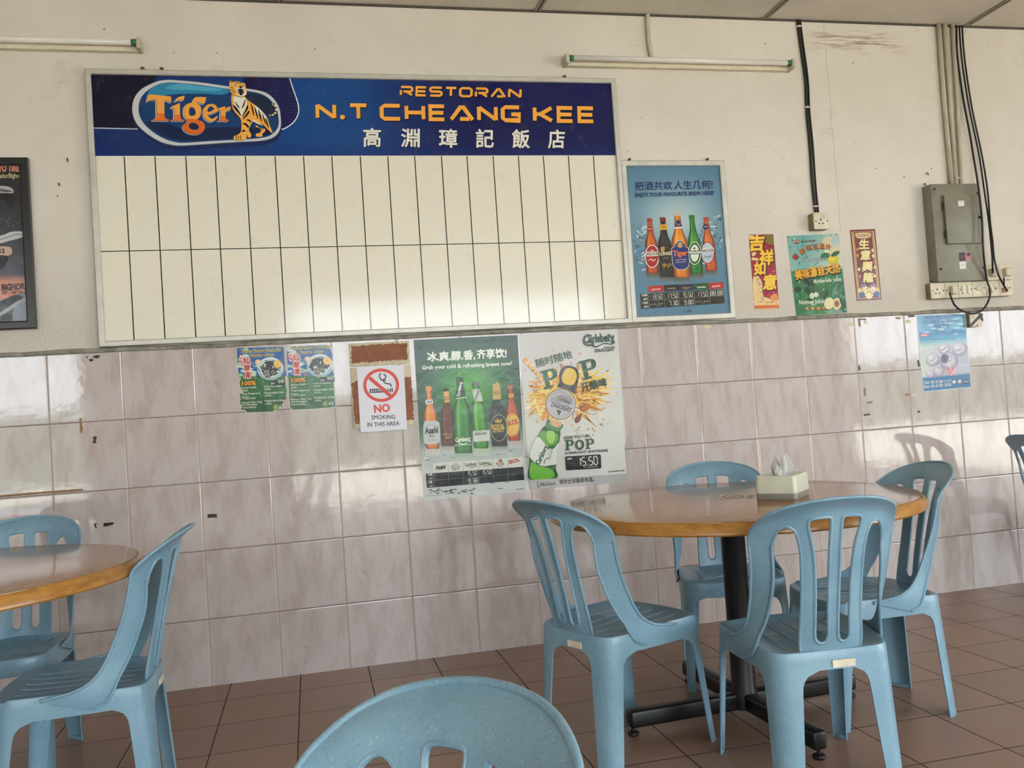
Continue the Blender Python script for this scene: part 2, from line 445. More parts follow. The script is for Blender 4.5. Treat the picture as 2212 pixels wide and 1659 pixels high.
def make_chair():
    root = thing('plastic_chair', 'x', 'chair')
    mat = M['chair']
    # ---- backrest: slatted panel and top band, then the two side rails that sweep forward to the seat
    R = smooth2([(0.0, 0.392), (0.06, 0.392), (0.084, 0.398), (0.089, 0.43), (0.086, 0.5), (0.085, 0.58), (0.088, 0.66), (0.094, 0.705), (0.104, 0.737), (0.118, 0.752), (0.130, 0.755), (0.143, 0.748), (0.153, 0.728), (0.158, 0.70)], 4)
    R += smooth2([(0.207, 0.70), (0.209, 0.72), (0.206, 0.743), (0.198, 0.763), (0.185, 0.782), (0.165, 0.798), (0.14, 0.810), (0.10, 0.821), (0.05, 0.828), (0.0, 0.830)], 4)
    L = [(-x, z) for x, z in R[1:-1]][::-1]
    outline = dense(R + L, 0.009)
    SLOT = smooth2([(0.0135, 0.45), (0.0145, 0.6), (0.0145, 0.72), (0.015, 0.765), (0.020, 0.776), (0.035, 0.777), (0.060, 0.775), (0.072, 0.771), (0.0755, 0.762), (0.072, 0.74), (0.062, 0.70), (0.055, 0.65), (0.051, 0.58), (0.050, 0.5), (0.051, 0.45), (0.048, 0.434), (0.040, 0.426), (0.031, 0.424), (0.022, 0.427), (0.016, 0.436), (0.0135, 0.45)], 3)[:-1]
    holes = [dense(SLOT, 0.007), dense([(-x, z) for x, z in SLOT][::-1], 0.007)]
    V, E = [], []
    for loop in [outline] + holes:
        b = len(V); V += [Vector(p) for p in loop]; E += [(b + i, b + (i + 1) % len(loop)) for i in range(len(loop))]
    def near(p, d):
        return any(abs(q.x - p[0]) < d and abs(q.y - p[1]) < d for q in V[:nb])
    nb = len(V)
    for i in range(-15, 16):
        for k in range(0, 34):
            p = (i * 0.014 + (k % 2) * 0.007, 0.397 + k * 0.013)
            if inside(p, outline) and not any(inside(p, h) for h in holes) and not near(p, 0.006): V.append(Vector(p))
    r = geometry.delaunay_2d_cdt(V, E, [], 0, 1e-5)
    v2, f2 = r[0], r[2]
    fs = []
    for f in f2:
        c = sum((v2[i] for i in f), Vector((0, 0))) / len(f)
        if inside(c, outline) and not any(inside(c, h) for h in holes): fs.append(list(f))
    vs = [back_pt(p.x, p.y) for p in v2]
    bm = bmesh.new(); bv = [bm.verts.new(p) for p in vs]
    for f in fs: bm.faces.new([bv[i] for i in f])
    bmesh.ops.delete(bm, geom=[v for v in bm.verts if not v.link_faces], context='VERTS')
    rails = []
    for s in (1, -1):
        e1 = spline([tuple(back_pt(0.207, 0.70)), (0.200, -0.166, 0.62), (0.196, -0.134, 0.54), (0.197, -0.102, 0.475), (0.201, -0.070, 0.440), (0.206, -0.030, 0.421), (0.208, 0.020, 0.412), (0.205, 0.060, 0.405)], 5)
        e2 = spline([tuple(back_pt(0.158, 0.70)), (0.156, -0.212, 0.62), (0.159, -0.186, 0.54), (0.170, -0.158, 0.475), (0.180, -0.138, 0.440), (0.188, -0.122, 0.405), (0.194, -0.104, 0.380), (0.199, -0.070, 0.366)], 5)
        mid = [(a * 0.55 + b * 0.45) + Vector((0.006, 0.0, 0)) for a, b in zip(e1, e2)]
        rows = []
        for a, m_, b in zip(e1, mid, e2): rows.append([bm.verts.new((p.x * s, p.y, p.z)) for p in (a, m_, b)])
        for A, B in zip(rows, rows[1:]):
            for k in range(2): bm.faces.new([A[k], A[k + 1], B[k + 1], B[k]])
        rails.append(([Vector((p.x * s, p.y, p.z)) for p in e1], [Vector((p.x * s, p.y, p.z)) for p in e2]))
    bmesh.ops.recalc_face_normals(bm, faces=bm.faces)
    bmesh.ops.solidify(bm, geom=list(bm.faces), thickness=0.0048)
    off = Vector((0, -0.004, 0))
    for h in holes: add_tube(bm, [back_pt(*p) + off for p in h[::2]], 0.0050, 7, True)
    for s in (1, -1):
        arch = [back_pt(s * x, z) + off for x, z in R[6:53]]
        add_tube(bm, arch + [p + off * 0.5 for p in rails[0 if s == 1 else 1][1][1:]], 0.0046, 7)
        # outer lip, from the seat up the rail and over the top
    lip = [p for p in rails[1][0][::-1]] + [back_pt(-x, z) for x, z in R[54:-1]] + [back_pt(x, z) for x, z in R[53:][::-1]] + [p for p in rails[0][0][1:]]
    add_tube(bm, lip, 0.0048, 8)
    o = bm_obj('backrest', bm, mat, root, recalc=False); shade_auto(o, 50)
    # ---- seat
    half = [(0, 0.208), (0.06, 0.206), (0.12, 0.198), (0.16, 0.186), (0.180, 0.174), (0.192, 0.155), (0.197, 0.125), (0.199, 0.06), (0.197, 0.0), (0.192, -0.07), (0.184, -0.13), (0.176, -0.165), (0.166, -0.186), (0.150, -0.200), (0.12, -0.208), (0.06, -0.211), (0, -0.212)]
    P = spline([(x, y, 0) for x, y in half[:-1]] + [(-x, y, 0) for x, y in half[::-1][:-1]], 6, True)
    # even spacing
    P2 = []; Ln = [0]
    for i in range(len(P)): Ln.append(Ln[-1] + (P[(i + 1) % len(P)] - P[i]).length)
    NP = 160; j = 0
    for k in range(NP):
        t = Ln[-1] * k / NP
        while Ln[j + 1] < t: j += 1
        f = (t - Ln[j]) / max(1e-9, Ln[j + 1] - Ln[j]); P2.append(P[j].lerp(P[(j + 1) % len(P)], f))
    ds = Ln[-1] / NP
    DIR = 1
    ZT = 0.352
    def ring(scale, z, dy=0.0):
        out = []
        for p in P2:
            zz = z(p) if callable(z) else z
            out.append((p.x * scale, (p.y - 0.0) * scale + dy, zz))
        return out
    zs = lambda base, k: (lambda p: base - k * (0.5 - p.y * 2.2) - 0.0)
    edge = lambda p: 0.4165 - 0.012 * max(0, -p.y / 0.2) - (0.006 if p.y > 0.15 else 0)
    bm = bmesh.new()
    prof = [(1.012, lambda p: ZT), (1.006, lambda p: (ZT + edge(p)) / 2), (1.0, lambda p: edge(p) - 0.008), (0.988, lambda p: edge(p) - 0.0015), (0.965, edge), (0.93, lambda p: edge(p) - 0.002), (0.85, lambda p: edge(p) - 0.008), (0.65, lambda p: edge(p) - 0.013), (0.35, lambda p: edge(p) - 0.016)]
    rings = [[bm.verts.new(v) for v in ring(s, z)] for s, z in prof]
    for A, B in zip(rings, rings[1:]):
        for k in range(NP): bm.faces.new([A[k], A[(k + 1) % NP], B[(k + 1) % NP], B[k]])
    c = bm.verts.new((0, 0, 0.398))
    for k in range(NP): bm.faces.new([rings[-1][k], rings[-1][(k + 1) % NP], c])
    bmesh.ops.recalc_face_normals(bm, faces=bm.faces)
    bmesh.ops.solidify(bm, geom=list(bm.faces), thickness=0.0042)
    for x in (-0.11, -0.055, 0.0, 0.055, 0.11):
        def seat_z(x, y):
            r = max(abs(x) / 0.197, abs(y) / 0.208)
            e = 0.4165 - 0.012 * max(0, -y / 0.2)
            return e - cinterp([(0, 0.0165), (0.35, 0.016), (0.65, 0.013), (0.85, 0.008), (0.93, 0.002)], r)
        add_tube(bm, [(x * (1 + 0.1 * y), y, seat_z(x, y) + 0.0005) for y in [(-0.15 + 0.3 * q / 14) for q in range(15)]], 0.0014, 6)
    o = bm_obj('seat', bm, mat, root, recalc=False); shade_auto(o, 50)
    # small moulded label and two pegs under the back of the seat
    bm = bmesh.new(); add_box(bm, -0.008, 0.058, -0.2185, -0.2150, 0.357, 0.377)
    bm_obj('maker_label', bm, M['scrap'], root)['label'] = 'pale paper label'
    # ---- four legs: open corner sections, flaring into the apron
    def nearest(x, y): return min(range(NP), key=lambda k: (P2[k].x - x) ** 2 + (P2[k].y - y) ** 2)
    for (cx, cy, fx, fy, (ab, at_), (bb, bt)) in [(0.186, 0.166, 0.200, 0.200, (.026, .036), (.026, .036)), (-0.186, 0.166, -0.200, 0.200, (.026, .036), (.026, .036)), (0.163, -0.190, 0.166, -0.218, (.036, .044), (.050, .072)), (-0.163, -0.190, -0.166, -0.218, (.050, .072), (.036, .044))]:
        k0 = nearest(cx, cy); base = P2[k0]
        d = Vector((fx - base.x, fy - base.y, 0))
        bm = bmesh.new(); rows = []
        NZ, NS = 26, 14
        for iz in range(NZ + 1):
            z = ZT * iz / NZ; t = z / ZT
            rf = 0.048; ex = 0
            if z > ZT - rf: ex = rf - math.sqrt(max(0, rf * rf - (z - (ZT - rf)) ** 2))
            wa, wz = ab + (at_ - ab) * t + ex, bb + (bt - bb) * t + ex * (1.0 if cy > 0 else 0.75)
            row = []
            for q in range(NS + 1):
                u_ = -1 + 2 * q / NS; s = (u_ * (wa if u_ < 0 else wz) * DIR) / ds + k0
                i0 = math.floor(s); f = s - i0
                p = P2[i0 % NP].lerp(P2[(i0 + 1) % NP], f)
                p = Vector((p.x * 1.012, p.y * 1.012, 0))
                rel = p - Vector((base.x * 1.012, base.y * 1.012, 0))
                p = Vector((base.x * 1.012, base.y * 1.012, 0)) + rel * (1 - 0.0 * t)
                row.append(bm.verts.new(p + d * (1 - t) + Vector((0, 0, z))))
            rows.append(row)
        for A, B in zip(rows, rows[1:]):
            for q in range(NS): bm.faces.new([A[q], A[q + 1], B[q + 1], B[q]])
        bmesh.ops.recalc_face_normals(bm, faces=bm.faces)
        bmesh.ops.solidify(bm, geom=list(bm.faces), thickness=0.0045)
        # foot plate closing the corner, with a toe
        inn = -Vector((base.x, base.y, 0)).normalized() * 0.022
        foot = [r_.co.copy() for r_ in rows[0]]
        cen = sum(foot, Vector()) / len(foot) + inn * 0.5
        lo = [bm.verts.new((p.x, p.y, 0.0)) for p in foot]; hi = [bm.verts.new((p.x, p.y, 0.012)) for p in foot]
        a, b = bm.verts.new((cen.x, cen.y, 0)), bm.verts.new((cen.x, cen.y, 0.012))
        for q in range(NS):
            bm.faces.new([lo[q], a, lo[q + 1]]); bm.faces.new([hi[q], hi[q + 1], b]); bm.faces.new([lo[q], lo[q + 1], hi[q + 1], hi[q]])
        bm.faces.new([a, lo[0], hi[0], b]); bm.faces.new([lo[-1], a, b, hi[-1]])
        o = bm_obj('leg', bm, mat, root, recalc=False); shade_auto(o, 50)
    return root
def dup(root, loc, rz, label):
    r = root.copy(); COL.objects.link(r); r.location = loc; r.rotation_euler = (0, 0, rz); r['label'] = label
    for ch in list(root.children):
        c = ch.copy(); COL.objects.link(c); c.parent = r
        for g in ch.children:
            d = g.copy(); COL.objects.link(d); d.parent = c
    return r
CHAIRS = [
    (2.044, -1.320, -1.161, 'pale blue plastic chair left of the table with the tissue box, under the beer posters'),
    (2.462, -1.738, -0.103, 'nearest pale blue plastic chair at the table with the tissue box, seen from behind'),
    (2.930, -1.343, 1.470, 'pale blue plastic chair at the right end of the table with the tissue box'),
    (2.690, -0.815, 2.830, 'pale blue plastic chair between the wall and the table with the tissue box'),
    (0.000, -0.700, 3.080, 'pale blue plastic chair behind the left table, its back to the tiled wall'),
    (0.379, -1.251, 1.570, 'pale blue plastic chair standing sideways at the right edge of the left table'),
    (0.963, -3.410, 2.022, 'close pale blue plastic chair cut off by the bottom edge, only its top showing'),
    (4.810, -0.440, -1.570, 'chair at the far right edge, only a sliver of its blue-grey back showing'),
]
c0 = make_chair(); c0['group'] = 'pale blue plastic chairs'
for i, (x, y, t, lb) in enumerate(CHAIRS):
    if i == 0: c0.location = (x, y, 0); c0.rotation_euler = (0, 0, t); c0['label'] = lb
    else: dup(c0, (x, y, 0), t, lb)

# ------------------------------------------------------------------ round tables
def make_table(label):
    root = thing('round_table', label, 'table')
    bm = bmesh.new(); add_lathe(bm, [(0, 0.757), (0.30, 0.757), (0.608, 0.757), (0.616, 0.7558), (0.6165, 0.752), (0, 0.752)], n=128)
    o = bm_obj('tabletop', bm, M['top'], root); shade_auto(o, 30)
    bm = bmesh.new(); add_lathe(bm, [(0.6168, 0.752), (0.618, 0.7545), (0.626, 0.745), (0.633, 0.732), (0.634, 0.722), (0.630, 0.717), (0.60, 0.717), (0.60, 0.752)], n=128)
    o = bm_obj('edge_band', bm, M['edge'], root); shade_auto(o, 40); o['label'] = 'orange-brown wooden edge'
    bm = bmesh.new(); add_lathe(bm, [(0, 0.717), (0.13, 0.717), (0.13, 0.706), (0.05, 0.700), (0.042, 0.69), (0.042, 0.10), (0.046, 0.085), (0.046, 0.03), (0, 0.03)], n=32)
    o = bm_obj('column', bm, M['black'], root); shade_auto(o, 40)
    for k in range(4):
        a = k * PI / 2
        bm = bmesh.new(); add_box(bm, 0.035, 0.44, -0.024, 0.024, 0.028, 0.086, 0.010, 3)
        bmesh.ops.rotate(bm, verts=bm.verts, cent=(0, 0, 0), matrix=Matrix.Rotation(a, 3, 'Z'))
        f = bm_obj('foot_bar', bm, M['black'], root); shade_auto(f, 40)
        bm = bmesh.new(); add_lathe(bm, [(0, 0.03), (0.006, 0.03), (0.006, 0.014), (0.018, 0.012), (0.020, 0.006), (0.016, 0.0), (0, 0.0)], math.cos(a) * 0.425, math.sin(a) * 0.425, 20)
        lv = bm_obj('leveller', bm, M['rubber'], f); shade_auto(lv, 40)
    return root
t1 = make_table('round wooden table on black cross base, with the tissue box on it')
t1['group'] = 'round dining tables'
t1.location = (2.506, -1.256, 0); t1.rotation_euler = (0, 0, math.radians(3))
t2 = dup(t1, (-0.062, -1.315, 0), math.radians(3), 'round wooden table at the left edge of the photo, cut off by it')

# ------------------------------------------------------------------ tissue box and sticker on the table
TZ = 0.757
def rounded_loop(w, d, r, n=6):
    out = []
    for cx, cy, a0 in ((w - r, d - r, 0), (-w + r, d - r, PI / 2), (-w + r, -d + r, PI), (w - r, -d + r, 1.5 * PI)):
        for k in range(n + 1): out.append((cx + r * math.cos(a0 + PI / 2 * k / n), cy + r * math.sin(a0 + PI / 2 * k / n)))
    return out
def add_loft(bm, loops, cap0=True, cap1=True):
    R_ = [[bm.verts.new(p) for p in l] for l in loops]
    n = len(R_[0])
    for A, B in zip(R_, R_[1:]):
        for k in range(n): bm.faces.new([A[k], A[(k + 1) % n], B[(k + 1) % n], B[k]])
    if cap0: bm.faces.new(R_[0][::-1])
    if cap1: bm.faces.new(R_[-1])
    return R_
tb = thing('tissue_box', 'pale tissue dispenser with grey base and a white tissue sticking out', 'tissue box')
W_, D_ = 0.069, 0.082
bm = bmesh.new()
lp = lambda s, z, g=0.0: [(x * s, y * s, z) for x, y in rounded_loop(W_ + g, D_ + g, 0.014)]
add_loft(bm, [lp(0.97, 0.0), lp(1.0, 0.003), lp(1.0, 0.022)])
o = bm_obj('base', bm, M['tissuebase'], tb); shade_auto(o, 40); o['label'] = 'grey plastic base'
bm = bmesh.new()
hole = lambda z, k=1.0: [(0.040 * k * math.cos(math.atan2(y / D_, x / W_)), 0.022 * k * math.sin(math.atan2(y / D_, x / W_)), z) for x, y in rounded_loop(W_, D_, 0.014)]
add_loft(bm, [lp(1.01, 0.0222), lp(1.01, 0.030), lp(0.985, 0.072), lp(0.965, 0.079), lp(0.94, 0.081), lp(0.90, 0.080), lp(0.86, 0.074), hole(0.074, 1.0), hole(0.066, 0.98), hole(0.050, 0.95)], False, False)
o = bm_obj('cover', bm, M['tissuebox'], tb); shade_auto(o, 35)
bm = bmesh.new(); bm.faces.new([bm.verts.new(p) for p in hole(0.0505, 0.95)])
bm_obj('opening', bm, M['hole'], tb)
random.seed(5)
bm = bmesh.new(); rows = []
for i in range(9):
    t = i / 8; row = []
    for k in range(20):
        a = 2 * PI * k / 20
        wv = 1 + 0.25 * math.sin(3 * a + 1.5 * t) + 0.16 * math.sin(7 * a + 1)
        lobe = abs(math.cos(a)) ** 1.5
        rr = (0.009 + 0.024 * math.sin(min(1, t * 1.2) * PI * 0.6)) * wv * (1 - .45 * max(0, t - .55) / .45)
        z = 0.055 + 0.094 * t * (0.62 + 0.42 * lobe + 0.05 * math.sin(5 * a)) * (1.0 if math.cos(a) > 0 else .93)
        row.append(bm.verts.new((rr * 1.25 * math.cos(a) * (1 - 0.25 * t), rr * 0.8 * math.sin(a), z)))
    rows.append(row)
for A, B in zip(rows, rows[1:]):
    for k in range(20): bm.faces.new([A[k], A[(k + 1) % 20], B[(k + 1) % 20], B[k]])
bmesh.ops.solidify(bm, geom=list(bm.faces), thickness=0.0008)
o = bm_obj('tissue', bm, M['tissue'], tb, smooth=False)
tb.location = (2.644, -1.378, TZ + 0.0002); tb.rotation_euler = (0, 0, math.radians(-46))
# ------------------------------------------------------------------ flat printed matter on the wall
TXT = {}
def glyphs(s, bold=0.0, shear=0.0, res=2):
    key = (s, bold, shear, res)
    if key in TXT: return TXT[key]
    c = bpy.data.curves.new('lettering', 'FONT'); c.body = s; c.size = 1; c.offset = bold; c.shear = shear; c.resolution_u = res
    o = bpy.data.objects.new('lettering', c); COL.objects.link(o)
    dg = bpy.context.evaluated_depsgraph_get(); ev = o.evaluated_get(dg); m = ev.to_mesh()
    vs = [(v.co.x, v.co.y) for v in m.vertices]; fs = [tuple(p.vertices) for p in m.polygons]
    ev.to_mesh_clear(); bpy.data.objects.remove(o); bpy.data.curves.remove(c)
    TXT[key] = (vs, fs); return TXT[key]
SEG = {'0': 'abcdef', '1': 'bc', '2': 'abged', '3': 'abgcd', '4': 'fgbc', '5': 'afgcd', '6': 'afgedc', '7': 'abc', '8': 'abcdefg', '9': 'abcdfg', '-': 'g'}
class Frame:
    """coordinates read off one enlarged crop of the photograph -> metres on the wall plane"""
    def __init__(s, x0, y0, sc, off): s.a = (x0, y0, sc, off)
    def __call__(s, p):
        x0, y0, sc, off = s.a; return WP(x0 + p[0] * sc, y0 + p[1] * sc, off)
class Art:
    def __init__(s, fr, off=None):
        s.fr = fr; s.off = fr.a[3] if off is None else off; s.v = []; s.f = []; s.c = []; s.lay = 0; s.hold = False
    def _y(s):
        s.lay += 0 if s.hold else 1
        return -s.off - s.lay * 8e-6
    def _add(s, pts, faces, cols):
        b = len(s.v); y = s._y(); s.v += [(x, y, z) for x, z in pts]
        for f, c in zip(faces, cols):
            f = list(f)
            ax = sum((pts[f[i]][0] * pts[f[(i + 1) % len(f)]][1] - pts[f[(i + 1) % len(f)]][0] * pts[f[i]][1]) for i in range(len(f)))
            if ax < 0: f = f[::-1]; c = c[::-1] if isinstance(c, list) else c
            s.f.append([b + i for i in f]); s.c.append(c if isinstance(c, list) else [c] * len(f))
    def wpoly(s, pts, col):
        tr = geometry.tessellate_polygon([[Vector((x, z, 0)) for x, z in pts]])
        s._add(pts, tr, [lin(col)] * len(tr))
    def poly(s, pts, col, sm=0):
        if sm: pts = smooth2(list(pts) + [pts[0]], sm)[:-1] if sm > 0 else pts
        s.wpoly([s.fr(p) for p in pts], col)
    def spoly(s, pts, col, sub=4):
        q = [(p.x, p.y) for p in spline([(a, b, 0) for a, b in pts], sub, True)]
        s.wpoly([s.fr(p) for p in q], col)
    def grid(s, quad, nu, nv, fn):
        """quad = tl, tr, br, bl; fn(u, v) -> colour"""
        tl, tr, br, bl = [Vector((*s.fr(p), 0)) for p in quad]
        pts, cl = [], []
        for j in range(nv + 1):
            for i in range(nu + 1):
                u, v = i / nu, j / nv
                p = (tl * (1 - u) + tr * u) * (1 - v) + (bl * (1 - u) + br * u) * v
                pts.append((p.x, p.y)); cl.append(lin(fn(u, v)))
        fs = []; cs = []
        for j in range(nv):
            for i in range(nu):
                q = [j * (nu + 1) + i, j * (nu + 1) + i + 1, (j + 1) * (nu + 1) + i + 1, (j + 1) * (nu + 1) + i]
                fs.append(q); cs.append([cl[k] for k in q])
        s._add(pts, fs, cs)
    def quad(s, q, col): s.poly(q, col)
    def ell(s, c, rx, ry, col, n=28, rot=0, a0=0, a1=2 * PI):
        cs, sn = math.cos(rot), math.sin(rot)
        pts = []
        for k in range(n):
            a = a0 + (a1 - a0) * k / (n if a1 - a0 > 6.28 else n - 1)
            x, y = rx * math.cos(a), ry * math.sin(a); pts.append((c[0] + x * cs - y * sn, c[1] + x * sn + y * cs))
        s.poly(pts, col)
    def ring(s, c, rx, ry, wd, col, n=40, rot=0): s.line([(c[0] + rx * math.cos(2 * PI * k / n) * math.cos(rot) - ry * math.sin(2 * PI * k / n) * math.sin(rot), c[1] + rx * math.cos(2 * PI * k / n) * math.sin(rot) + ry * math.sin(2 * PI * k / n) * math.cos(rot)) for k in range(n + 1)], wd, col)
    def line(s, pts, wd, col, taper=None, sm=0):
        """stroke of width wd (crop units) along pts"""
        if sm: pts = smooth2(pts, sm)
        P = [Vector(p) for p in pts]; n = len(P); closed = (P[0] - P[-1]).length < 1e-6
        L, R = [], []
        for i in range(n):
            if closed: a, b = P[(i - 1) % (n - 1)], P[(i + 1) % (n - 1)]
            else: a, b = P[max(i - 1, 0)], P[min(i + 1, n - 1)]
            d1 = (P[i] - a); d2 = (b - P[i])
            t = (b - a)
            if t.length < 1e-9: t = Vector((1, 0))
            t.normalize(); nn = Vector((-t.y, t.x)); k = 1.0
            if 1e-9 < d1.length and 1e-9 < d2.length:
                cs = d1.normalized().dot(d2.normalized()); k = min(1.8, 1 / max(0.35, math.sqrt(max(0, (1 + cs) / 2))))
            h = wd / 2 * k * (taper(i / (n - 1)) if taper else 1)
            L.append(P[i] + nn * h); R.append(P[i] - nn * h)
        q = [s.fr(p) for p in L + R]
        s._add(q, [(i, i + 1, n + i + 1, n + i) for i in range(n - 1)], [lin(col)] * (n - 1))
    def text(s, t, a, b, h, col, bold=0.0, shear=0.0, cjk=False, shadow=None):
        """baseline from a to b (crop units), glyph height h (crop units)"""
        vs, fs = glyphs(t, 0.0, shear, 2 if h > 16 else 1)
        if not vs: return
        x0 = min(v[0] for v in vs); x1 = max(v[0] for v in vs)
        y0, ref = (-0.10, 0.95) if cjk else (0.0, 0.73)
        a, b = Vector(a), Vector(b); u = (b - a); n = Vector((u.y, -u.x)).normalized()
        if n.y > 0: n = -n
        nb = 8 if bold > 0.03 and h > 24 else (4 if bold > 0.009 else 0)
        offs = [(0, 0)] + [(bold * 1.1 * math.cos(2 * PI * k / nb + .4), bold * 1.1 * math.sin(2 * PI * k / nb + .4)) for k in range(nb)]
        def emit(d, c):
            for ox, oy in offs:
                s._add([s.fr(a + d + u * ((x + ox - x0) / (x1 - x0)) + n * ((y + oy - y0) / ref * h)) for x, y in vs], fs, [lin(c)] * len(fs))
        if shadow: emit(Vector(shadow[:2]), shadow[2])
        emit(Vector((0, 0)), col)
    def seg(s, t, a, b, h, col, wd=None):
        a, b = Vector(a), Vector(b); u = (b - a).normalized(); n = Vector((u.y, -u.x))
        if n.y > 0: n = -n
        cells = sum(0.4 if ch == '.' else 1 for ch in t); cw = (b - a).length / cells; gw = cw * 0.68; wd = wd or cw * 0.17; x = 0.0
        for ch in t:
            o = a + u * x
            pt = lambda fx, fy: tuple(o + u * (fx * gw + cw * 0.14) + n * (fy * h))
            if ch == '.':
                s.quad([tuple(o + u * (cw * 0.1)), tuple(o + u * (cw * 0.1 + wd)), tuple(o + u * (cw * 0.1 + wd) + n * wd), tuple(o + u * (cw * 0.1) + n * wd)], col); x += cw * 0.4; continue
            S = dict(a=((0.08, 1), (0.92, 1)), b=((1, 0.95), (1, 0.54)), c=((1, 0.46), (1, 0.05)), d=((0.08, 0), (0.92, 0)), e=((0, 0.46), (0, 0.05)), f=((0, 0.95), (0, 0.54)), g=((0.08, 0.5), (0.92, 0.5)))
            for k in SEG.get(ch, ''): s.line([pt(*S[k][0]), pt(*S[k][1])], wd, col)
            x += cw
    def build(s, name, mat, parent):
        Art.last = s.lay
        me = bpy.data.meshes.new(name); me.from_pydata(s.v, [], s.f)
        at = me.attributes.new('ink', 'FLOAT_COLOR', 'CORNER')
        flat = []
        for c in s.c:
            for k in c: flat += [k[0], k[1], k[2], 1.0]
        # from_pydata keeps the loop order of the faces given
        at.data.foreach_set('color', flat)
        me.update()
        return link(name, me, mat, parent)
def sheet(name, pts, off0, off1, col, mat, parent, grad=None):
    """paper with real thickness between off0 and off1 in front of the wall; outline in metres"""
    n = len(pts)
    tr = geometry.tessellate_polygon([[Vector((x, z, 0)) for x, z in pts]])
    vs = [(x, -off1, z) for x, z in pts] + [(x, -off0, z) for x, z in pts]
    fs = [list(t) for t in tr] + [[n + i for i in t][::-1] for t in tr] + [[i, (i + 1) % n, n + (i + 1) % n, n + i] for i in range(n)]
    bm = bmesh.new(); bv = [bm.verts.new(v) for v in vs]
    for f in fs:
        try: bm.faces.new([bv[i] for i in f])
        except ValueError: pass
    bmesh.ops.recalc_face_normals(bm, faces=bm.faces)
    me = bpy.data.meshes.new(name); bm.to_mesh(me); bm.free()
    at = me.attributes.new('ink', 'FLOAT_COLOR', 'CORNER'); c = lin(col)
    at.data.foreach_set('color', [*c, 1.0] * len(me.loops))
    return link(name, me, mat, parent)
def frame_bars(name, x0, x1, z0, z1, wd, y0, y1, mat, parent, lip=0.0):
    """mitred picture frame between depths y0 (back) and y1 (front), both metres in front of the wall"""
    bm = bmesh.new()
    out = [(x0, z0), (x1, z0), (x1, z1), (x0, z1)]; inn = [(x0 + wd, z0 + wd), (x1 - wd, z0 + wd), (x1 - wd, z1 - wd), (x0 + wd, z1 - wd)]
    for k in range(4):
        j = (k + 1) % 4
        prof = []
        for (o_, i_) in ((out[k], inn[k]), (out[j], inn[j])):
            o_, i_ = Vector(o_), Vector(i_)
            m1, m2 = o_.lerp(i_, 0.12), o_.lerp(i_, 0.85)
            prof.append([bm.verts.new(p) for p in [(o_.x, -y0, o_.y), (o_.x, -(y1 - 0.002), o_.y), (m1.x, -y1, m1.y), (m2.x, -(y1 - lip), m2.y), (i_.x, -(y1 - 0.003 - lip), i_.y), (i_.x, -y0, i_.y)]])
        A, B = prof
        for q in range(6): bm.faces.new([A[q], A[(q + 1) % 6], B[(q + 1) % 6], B[q]])
        bm.faces.new(A[::-1]); bm.faces.new(B)
    o = bm_obj(name, bm, mat, parent); return o
def at_wall(root, x, z, off=0.0):
    root.location = (x, -off, z); settle(root)
def clip_quad(root, pts):
    """printing stops at the edges of the sheet (corners in metres, in order)"""
    cx, cz = sum(p[0] for p in pts) / len(pts), sum(p[1] for p in pts) / len(pts)
    for o in root.children:
        if o.type != 'MESH' or 'ink' not in o.data.attributes or o.name.startswith('sheet'): continue
        bm = bmesh.new(); bm.from_mesh(o.data)
        for i in range(len(pts)):
            a, b = Vector(pts[i]), Vector(pts[(i + 1) % len(pts)]); n = Vector((b.y - a.y, a.x - b.x)).normalized()
            if n.dot(Vector((cx, cz)) - a) > 0: n = -n
            bmesh.ops.bisect_plane(bm, geom=bm.verts[:] + bm.edges[:] + bm.faces[:], plane_co=(a.x, 0, a.y), plane_no=(n.x, 0, n.y), clear_outer=True)
        bm.to_mesh(o.data); bm.free()
def rag(pts, amp, step=0.006, seed=1):
    """torn paper outline"""
    rnd = random.Random(seed); out = []
    for i in range(len(pts)):
        a, b = Vector(pts[i]), Vector(pts[(i + 1) % len(pts)]); m = max(1, int((b - a).length / step)); n = Vector((b.y - a.y, a.x - b.x)).normalized()
        for k in range(m): out.append(tuple(a.lerp(b, k / m) + n * (rnd.uniform(-amp, amp) if k else 0)))
    return out
def lin_c(h): h = h.lstrip('#'); return tuple(int(h[i:i + 2], 16) for i in (0, 2, 4))
def lerp3(a, b, t): return tuple(int(x + (y - x) * t) for x, y in zip(a, b))
BOT = [(0, .050), (.012, .056), (.03, .058), (.30, .058), (.50, .058), (.56, .0555), (.61, .049), (.66, .039), (.71, .031), (.78, .0255), (.86, .0225), (.93, .0205), (.935, .0245), (.985, .0245), (1, .018)]
